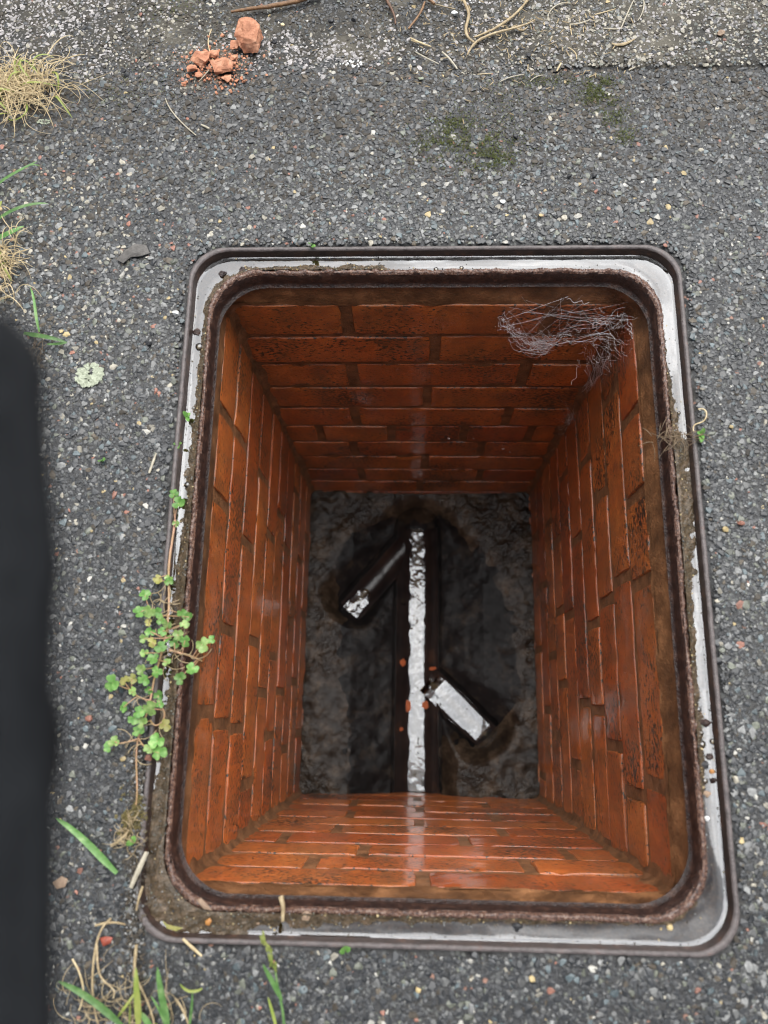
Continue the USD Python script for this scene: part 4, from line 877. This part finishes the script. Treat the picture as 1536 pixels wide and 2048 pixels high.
lone('leaf_scrap', scrap([(232, 518), (250, 500), (270, 488), (292, 490), (300, 506), (282, 512), (262, 514), (246, 526)], 5, .0015), 'grey_leaf', 'withered grey leaf on the tarmac left of the upper frame corner', 'leaf', True)
lone('leaf_scrap', scrap([(392, 1800), (402, 1796), (418, 1812), (424, 1822), (408, 1818)], 6, .0), 'tan_pebble', 'pale brown leaf scrap on the near left lip of the frame', 'leaf', True)
lone('leaf_scrap', scrap([(106, 1765), (124, 1752), (136, 1758), (130, 1774), (114, 1778)], 8, .0015), 'tan_pebble', 'withered tan leaf beside the black cloth at the lower left', 'leaf', True)
lone('twig', tube(np.array([at(562, 1792, -.003), at(566, 1815, -.002), at(565, 1842, -.004)]), [.0022, .0018, .0015], 7, None, .3), 'dry_stalk', 'short pale twig bridging the near groove of the frame', 'twig', 40)

# clover creeping over the left side of the frame
clover = thing('clover_plant', 'small green clover creeping over the left side of the iron frame', 'clover plant')
Z = lambda x, y: (180 + x * .1953, 1150 + y * .1953)
LEAVES = [(*Z(x, y), r, h, m) for x, y, r, h, m in (
    (690, 40, 4.2, .006, 'y'), (805, 45, 4.2, .006, 0), (565, 205, 5.6, .012, 0), (520, 380, 5.6, .012, 0), (610, 380, 5.2, .014, 0), (700, 385, 4.8, .012, 0), (730, 470, 4.6, .010, 0), (790, 510, 4.6, .012, 0), (950, 400, 4.6, .012, 0), (1015, 430, 4.4, .012, 0), (965, 500, 4.6, .013, 0),
    (620, 580, 4.6, .010, 0), (745, 575, 4.4, .010, 0), (555, 650, 4.6, .010, 0), (640, 690, 4.4, .010, 'y'), (728, 735, 5.6, .015, 0), (905, 615, 5.0, .012, 0), (975, 670, 5.2, .014, 0), (865, 695, 4.6, .010, 0), (1150, 710, 7.4, .016, 0), (1245, 665, 4.0, .016, 0), (655, 850, 5.4, .012, 0),
    (785, 890, 3.8, .008, 0), (1055, 955, 5.2, .014, 0), (925, 1065, 6.2, .012, 0), (530, 970, 5.2, .012, 0), (690, 990, 5.2, .014, 0), (555, 1075, 5.2, .012, 0), (430, 1060, 4.6, .010, 'y'), (350, 1085, 4.6, .010, 'y'), (232, 1105, 8.2, .015, 0), (440, 1195, 4.0, .010, 0), (700, 1235, 4.6, .012, 0), (712, 1320, 4.0, .012, 0),
    (620, 1370, 6.6, .017, 0), (510, 1400, 6.0, .016, 0), (455, 1475, 5.2, .014, 0), (540, 1515, 5.0, .014, 0), (345, 1355, 4.8, .008, 0), (490, 1595, 5.0, .010, 0), (255, 1705, 4.6, .012, 0), (195, 1750, 4.8, .012, 0), (690, 1700, 6.8, .015, 0), (612, 1775, 4.8, .014, 0), (708, 1825, 7.0, .016, 0), (770, 1540, 5.0, .006, 'y'), (600, 480, 3.8, .006, 'y'), (800, 650, 3.6, .008, 0), (600, 1180, 3.6, .008, 0), (560, 800, 4.0, .008, 0))]
LEAVES += [(348, 988, 5.0, .008, 0), (357, 1006, 6.6, .010, 0), (352, 1048, 3.6, .006, 0), (318, 1162, 3.8, .007, 'y'), (338, 1163, 3.8, .008, 0)]
RUN = [np.array([at(350, 1040, .004), at(343, 1090, .004), at(337, 1150, .004), at(338, 1205, .005), at(333, 1260, .007), at(322, 1310, .006), at(308, 1360, .006), at(296, 1420, .005), at(277, 1475, .004), at(273, 1540, .003), at(272, 1610, .002)]),
       np.array([at(338, 1300, .006), at(356, 1305, .006), at(378, 1311, .005), at(404, 1322, .001)]), np.array([at(300, 1218, .006), at(312, 1226, .006), at(335, 1232, .006)]),
       np.array([at(277, 1475, .005), at(288, 1492, .008), at(304, 1500, .010)]), np.array([at(277, 1477, .005), at(255, 1484, .008), at(238, 1487, .011)]), np.array([at(262, 1380, .006), at(280, 1395, .006), at(300, 1400, .006)]),
       np.array([at(300, 1440, .006), at(316, 1450, .004), at(327, 1438, .005), at(322, 1415, .008)])]
for k, r in enumerate(RUN): obj('stem', tube(r, [.0011, .0010, .0007] if k < 2 else [.0008, .0006], 6, None, .2, k), 'root_stem', clover, True)
anchors = np.vstack([spline(r, 40) for r in RUN])
def clover_leaf(p, r, seed):
    gg = np.random.default_rng(seed); a0 = gg.random() * 6.28; out = []
    lean = gg.normal(size=2) * .28
    for k in range(3):
        a = a0 + k * 2.094 + gg.normal() * .18; rr = r * gg.uniform(.85, 1.15); el = .12 + gg.normal() * .22
        u = np.linspace(0, 1, 7); w = np.array([-1, -.55, 0, .55, 1.0])
        half = .60 * np.sqrt(np.clip(u * (1.06 - u), 0, None)) * 2 * (.72 + .38 * u)
        L = u[:, None] - .05 * np.exp(-((u[:, None] - 1) / .12) ** 2) * (1 - np.abs(w[None])) ; W = half[:, None] * w[None]
        H = np.abs(W) * .34 + .10 * np.sin(u * 3.1)[:, None] * el + u[:, None] * el
        x = (L * math.cos(a) - W * math.sin(a)) * rr; y = (L * math.sin(a) + W * math.cos(a)) * rr; z = H * rr + x * lean[0] + y * lean[1]
        out.append((np.stack([x, y, z], -1).reshape(-1, 3) + p, grid_faces(7, 5)))
    return cat_mesh(out)
pet = []
for k, (px, py, r, h, m) in enumerate(LEAVES):
    p = at(px, py, h); obj('leaf', clover_leaf(p, r * 0.98 / 1000, 500 + k), 'yellow_leaf' if m == 'y' else ('pale_clover' if k % 3 == 1 else 'clover_leaf'), clover, True)
    b = anchors[np.argmin(np.linalg.norm(anchors - p, axis=1) + np.random.default_rng(k).random(len(anchors)) * .006)]
    pet.append(tube(np.array([b, (b + p) / 2 + [0, 0, .002], p]), [.0005, .0004], 5, 8))
obj('leaf_stalks', cat_mesh(pet), 'root_stem', clover, True, kind='stuff')
hair = []
gg = np.random.default_rng(15)
for k in range(70):
    b = anchors[gg.integers(60, 400) % len(anchors)] if k % 2 else np.array(at(gg.normal(330, 18), gg.normal(1260, 45), .004)); a = gg.random() * 6.28; L = gg.uniform(.006, .02)
    hair.append(tube(np.array([b, b + [L * .5 * math.cos(a), L * .5 * math.sin(a), gg.uniform(-.001, .004)], b + [L * math.cos(a + .4), L * math.sin(a + .4), gg.uniform(-.003, .002)]]), [.0004, .0003], 4, 8))
obj('dead_runners', cat_mesh(hair), 'dry_stalk', clover, True, kind='stuff')
def seedling(px, py, z, leaves, label):
    t = thing('seedling', label, 'seedling'); b = at(px, py, z)
    for k, (dx, dy, r) in enumerate(leaves):
        p = at(px + dx, py + dy, z + .006); d = p - b; L = np.linalg.norm(d[:2]) + 1e-6
        c = np.array([b, b + d * .6 + [0, 0, .001], p + d / L * r * .2]); obj('leaf', blade(c, r * .95, 9, .2), 'clover_leaf', t, True)
    obj('stem', tube(np.array([b - [0, 0, .002], b + [0, 0, .002], b + [.0003, 0, .003]]), [.0005], 5), 'green_blade', t, True)
seedling(1402, 869, 0, [(3, -9, .006), (-7, -3, .005), (0, 14, .006), (4, 7, .004)], 'bright green seedling on the tarmac against the right rim of the frame')
seedling(375, 833, -.006, [(-6, -7, .005), (5, -4, .006), (2, 9, .005)], 'pale green seedling in the left groove, upper one')
seedling(357, 889, -.006, [(-7, 0, .005), (6, -2, .004), (0, 7, .004)], 'pale green seedling in the left groove, lower one')
seedling(624, 491, 0, [(-6, -3, .005), (6, 2, .004), (2, 4, .004)], 'tiny green seedling at the far outer edge of the frame')
seedling(205, 921, 0, [(-6, 2, .005), (5, -2, .005)], 'tiny green seedling alone on the tarmac left of the frame')
seedling(266, 1682, .002, [(-7, 5, .006), (4, -8, .006)], 'little green sprout in the crack beside the dry moss tuft')
seedling(690, 1898, 0, [(-8, 4, .006), (9, -2, .006)], 'small green sprig outside the near side of the frame')

# beads of air and small stones in the groove
def bubble(px, py, r, lb):
    m = trimesh.creation.icosphere(3, r); v = np.array(m.vertices) * [1, 1, .75]; p = at(px, py, WZ + .0002)
    return lone('bubble', (v + p, np.array(m.faces)), 'water', lb, 'bubble', True)
for px, py, r, lb in ((1397, 1419, .0026, 'small clear bubble, uppermost in the right groove'), (1402, 1466, .0022, 'small clear bubble below the big dark stone in the right groove'), (1425, 1483, .0026, 'clear bubble touching the right rim, upper one'), (1404, 1489, .0034, 'clear bubble beside a yellow grain in the right groove'),
                      (1410, 1562, .0026, 'oval bubble in the lower right groove'), (1371, 1024, .0028, 'pair of bubbles in the silty right groove, upper one'), (1380, 1036, .0026, 'pair of bubbles in the silty right groove, lower one'), (1364, 1066, .0024, 'bubble where the right groove fills with water'),
                      (399, 694, .0042, 'clear bubble in the upper left groove'), (872, 539, .0026, 'bubble in the far groove, left one of two'), (923, 536, .0022, 'bubble in the far groove, right one of two'), (1358, 826, .0016, 'tiny bubble in the upper right groove'), (375, 970, .0034, 'bubble in the left groove just above the clover')):
    bubble(px, py, r, lb)
for k, (px, py, sz, m, lb) in enumerate(((1411, 1446, .0105, 'frame_lip', 'large dark brown stone in the right groove'), (1408, 1530, .010, 'black_pebble', 'black stone in the right groove'), (1419, 1513, .008, 'frame_lip', 'reddish stone above the black one in the right groove'), (1426, 1561, .008, 'frame_lip', 'reddish stone against the rim below the black one'),
                                         (1424, 1543, .006, 'orange_leaf', 'orange grain between the stones of the right groove'), (1415, 1588, .0075, 'tan_pebble', 'round tan stone in a ring of water in the right groove'), (1401, 1497, .005, 'stone_yellow', 'yellow grain in the right groove'), (394, 664, .010, 'frame_lip', 'brown rusty lump in the upper left groove'), (486, 541, .010, 'frame_lip', 'curled rust flake in the far left groove'),
                                         (445, 548, .011, 'frame_lip', 'rust flake in the water of the far left corner'), (1352, 1033, .0055, 'orange_leaf', 'orange bead on the silty lip at the right'), (1035, 1853, .011, 'black_pebble', 'rounded dark bubble-like stone in the near groove'), (516, 1844, .006, 'tan_pebble', 'round tan grain in the near groove left of the twig'), (1340, 1855, .007, 'stone_yellow', 'yellow grain under water in the near right corner'), (1413, 1637, .006, 'white_fleck', 'white grain floating in the lower right groove'))):
    v, f = rock(200 + k, sz, 24, (1, .85, .6), .12, 2)
    lone('groove_stone', (v + at(px, py, WZ + .0004), f), m, lb, 'stone', 40)

# cobweb in the far right corner
def web():
    gg = np.random.default_rng(8); out = []
    def wall_pt(px, py, off=.004):      # a point just in front of the far wall
        d = ROT @ np.array([(px - 768) / FOCAL_PX, -(py - 1024) / FOCAL_PX, -1.0]); t = (CY + CL - off - CAM[1]) / d[1]; return CAM + t * d
    K = [(1000, 640), (1030, 665), (1060, 690), (1085, 694), (1115, 676), (1150, 664), (1190, 655), (1230, 640), (1262, 640)]
    line = np.array([wall_pt(x, y, .010 + .010 * k / 8) for k, (x, y) in enumerate(K)]); C = spline(line, 90)
    for k in range(80):        # the sagging garland
        i = int(gg.integers(0, 90)); j = int(np.clip(i + gg.normal() * 16, 0, 89)); lo, hi = min(i, j), max(i, j)
        off = gg.normal(size=3) * [.004, .006, .0055]
        p = C[np.linspace(lo, max(hi, lo + 3) if max(hi, lo + 3) < 90 else 89, 5).astype(int)] + off + gg.normal(size=(5, 3)) * [.0018, .0020, .0020]
        out.append(p)
    def strand(a, b, sag, wig=.0016):
        t = np.linspace(0, 1, 6)[:, None]
        out.append(a + (b - a) * t - np.array([0, 0, 1]) * sag * 4 * t * (1 - t) + gg.normal(size=(6, 3)) * wig * np.sin(np.pi * t))
    for k in range(95):        # sheet in the corner
        x, y = gg.normal(1212, 34), gg.normal(684, 36); a = wall_pt(min(x, 1262), y, gg.uniform(.004, .05))
        ang = gg.normal(-.8, .7); L = gg.uniform(14, 52); strand(a, wall_pt(min(x + L * math.cos(ang), 1266), y - L * math.sin(ang), gg.uniform(.004, .06)), .002)
    for k in range(20): strand(C[int(gg.integers(0, 90))], wall_pt(gg.uniform(1000, 1260), gg.uniform(590, 625), .004), .001, .001)
    for k in range(46): strand(wall_pt(gg.uniform(1170, 1245), gg.uniform(690, 760), .02), wall_pt(gg.uniform(1160, 1215), gg.uniform(770, 800), .012), .003)
    for k in range(46): strand(wall_pt(gg.normal(1145, 5), gg.normal(848, 8), .008), wall_pt(gg.normal(1140, 14), gg.normal(840, 18), .008), .001)
    for k in range(60): strand(wall_pt(gg.normal(1090, 22), gg.normal(690, 6), .014), wall_pt(gg.normal(1075, 20), gg.normal(682, 10), .010), .001)
    parts = [tube(p, gg.uniform(.00004, .00011), 3, 10) for p in out]
    for k in range(420):        # dust caught along the main strand
        c = C[int(np.clip(gg.normal(32, 20), 0, 89))] + gg.normal(size=3) * [.004, .003, .004]
        v, f = rock(900 + k, gg.uniform(.0004, .0012), 8, (1, .8, .7), 0, 0); parts.append((v + c, f))
    return cat_mesh(parts)
lone('cobweb', web(), 'cobweb', 'dusty grey cobweb strung across the far right corner of the shaft', 'cobweb', False)
for px, py, sz, lb in ((897, 877, .0058, 'white fleck on the far brick wall, largest and leftmost'), (947, 877, .0034, 'white fleck on the far brick wall, second from the left'), (1006, 898, .0050, 'white fleck on the far brick wall, third from the left'), (1020, 904, .0042, 'white fleck on the far brick wall, rightmost')):
    d = ROT @ np.array([(px - 768) / FOCAL_PX, -(py - 1024) / FOCAL_PX, -1.0]); t = (CY + CL - .002 - CAM[1]) / d[1]
    v, f = rock(int(px), sz, 12, (1, .35, .8), .15, 1); lone('paint_fleck', (v + CAM + t * d, f), 'white_fleck', lb, 'fleck', 35)

# black cloth close to the lens at the left: the photographer's own clothing
def cloth():
    D = 0.155
    ys = np.array([596, 604, 618, 640, 670, 700, 735, 780, 860, 950, 1040, 1130, 1200, 1300, 1500, 1700, 1900, 2060, 2300, 2700], float)
    xs = np.array([-60, -25, 2, 28, 52, 68, 80, 84, 88, 96, 106, 116, 108, 104, 104, 105, 105, 107, 108, 108], float)
    yy = np.linspace(596, 2700, 120); xx = np.interp(yy, ys, xs)
    up, right, back = ROT[:, 1], ROT[:, 0], ROT[:, 2]
    th = np.linspace(0, 2 * np.pi, 40, endpoint=False); rows = []
    for k, (x, y) in enumerate(zip(xx, yy)):
        cap = math.sqrt(min(1.0, max(0.0004, (y - 594) / 160)))
        e = CAM - back * D + right * ((x - 768) / FOCAL_PX * D) - up * ((y - 1024) / FOCAL_PX * D)
        w, dp = .040 * cap, .020 * cap
        c = e - right * w
        fold = 1 + .05 * np.sin(th * 5 + y / 130) + .03 * np.sin(th * 9 - y / 70)
        rows.append(c + right * (w * np.cos(th) * np.where(np.cos(th) > .95, 1, fold))[:, None] - back * (dp * np.sin(th) * fold)[:, None])
    v = np.array(rows); n, m = v.shape[:2]
    f = grid_faces(m, n, wrap=True); idx = np.arange(n * m).reshape(n, m).T.ravel()
    f = idx[f]; vv = np.vstack([v.reshape(-1, 3), v[0].mean(0), v[-1].mean(0)]); i = np.arange(m); j = (i + 1) % m
    return vv, np.vstack([f, np.stack([0 * i + n * m, i, j], 1), np.stack([0 * i + n * m + 1, (n - 1) * m + j, (n - 1) * m + i], 1)])
lone('black_cloth', cloth(), 'black_cloth', 'blurred black cloth hanging close to the lens along the left edge', 'clothing', True)
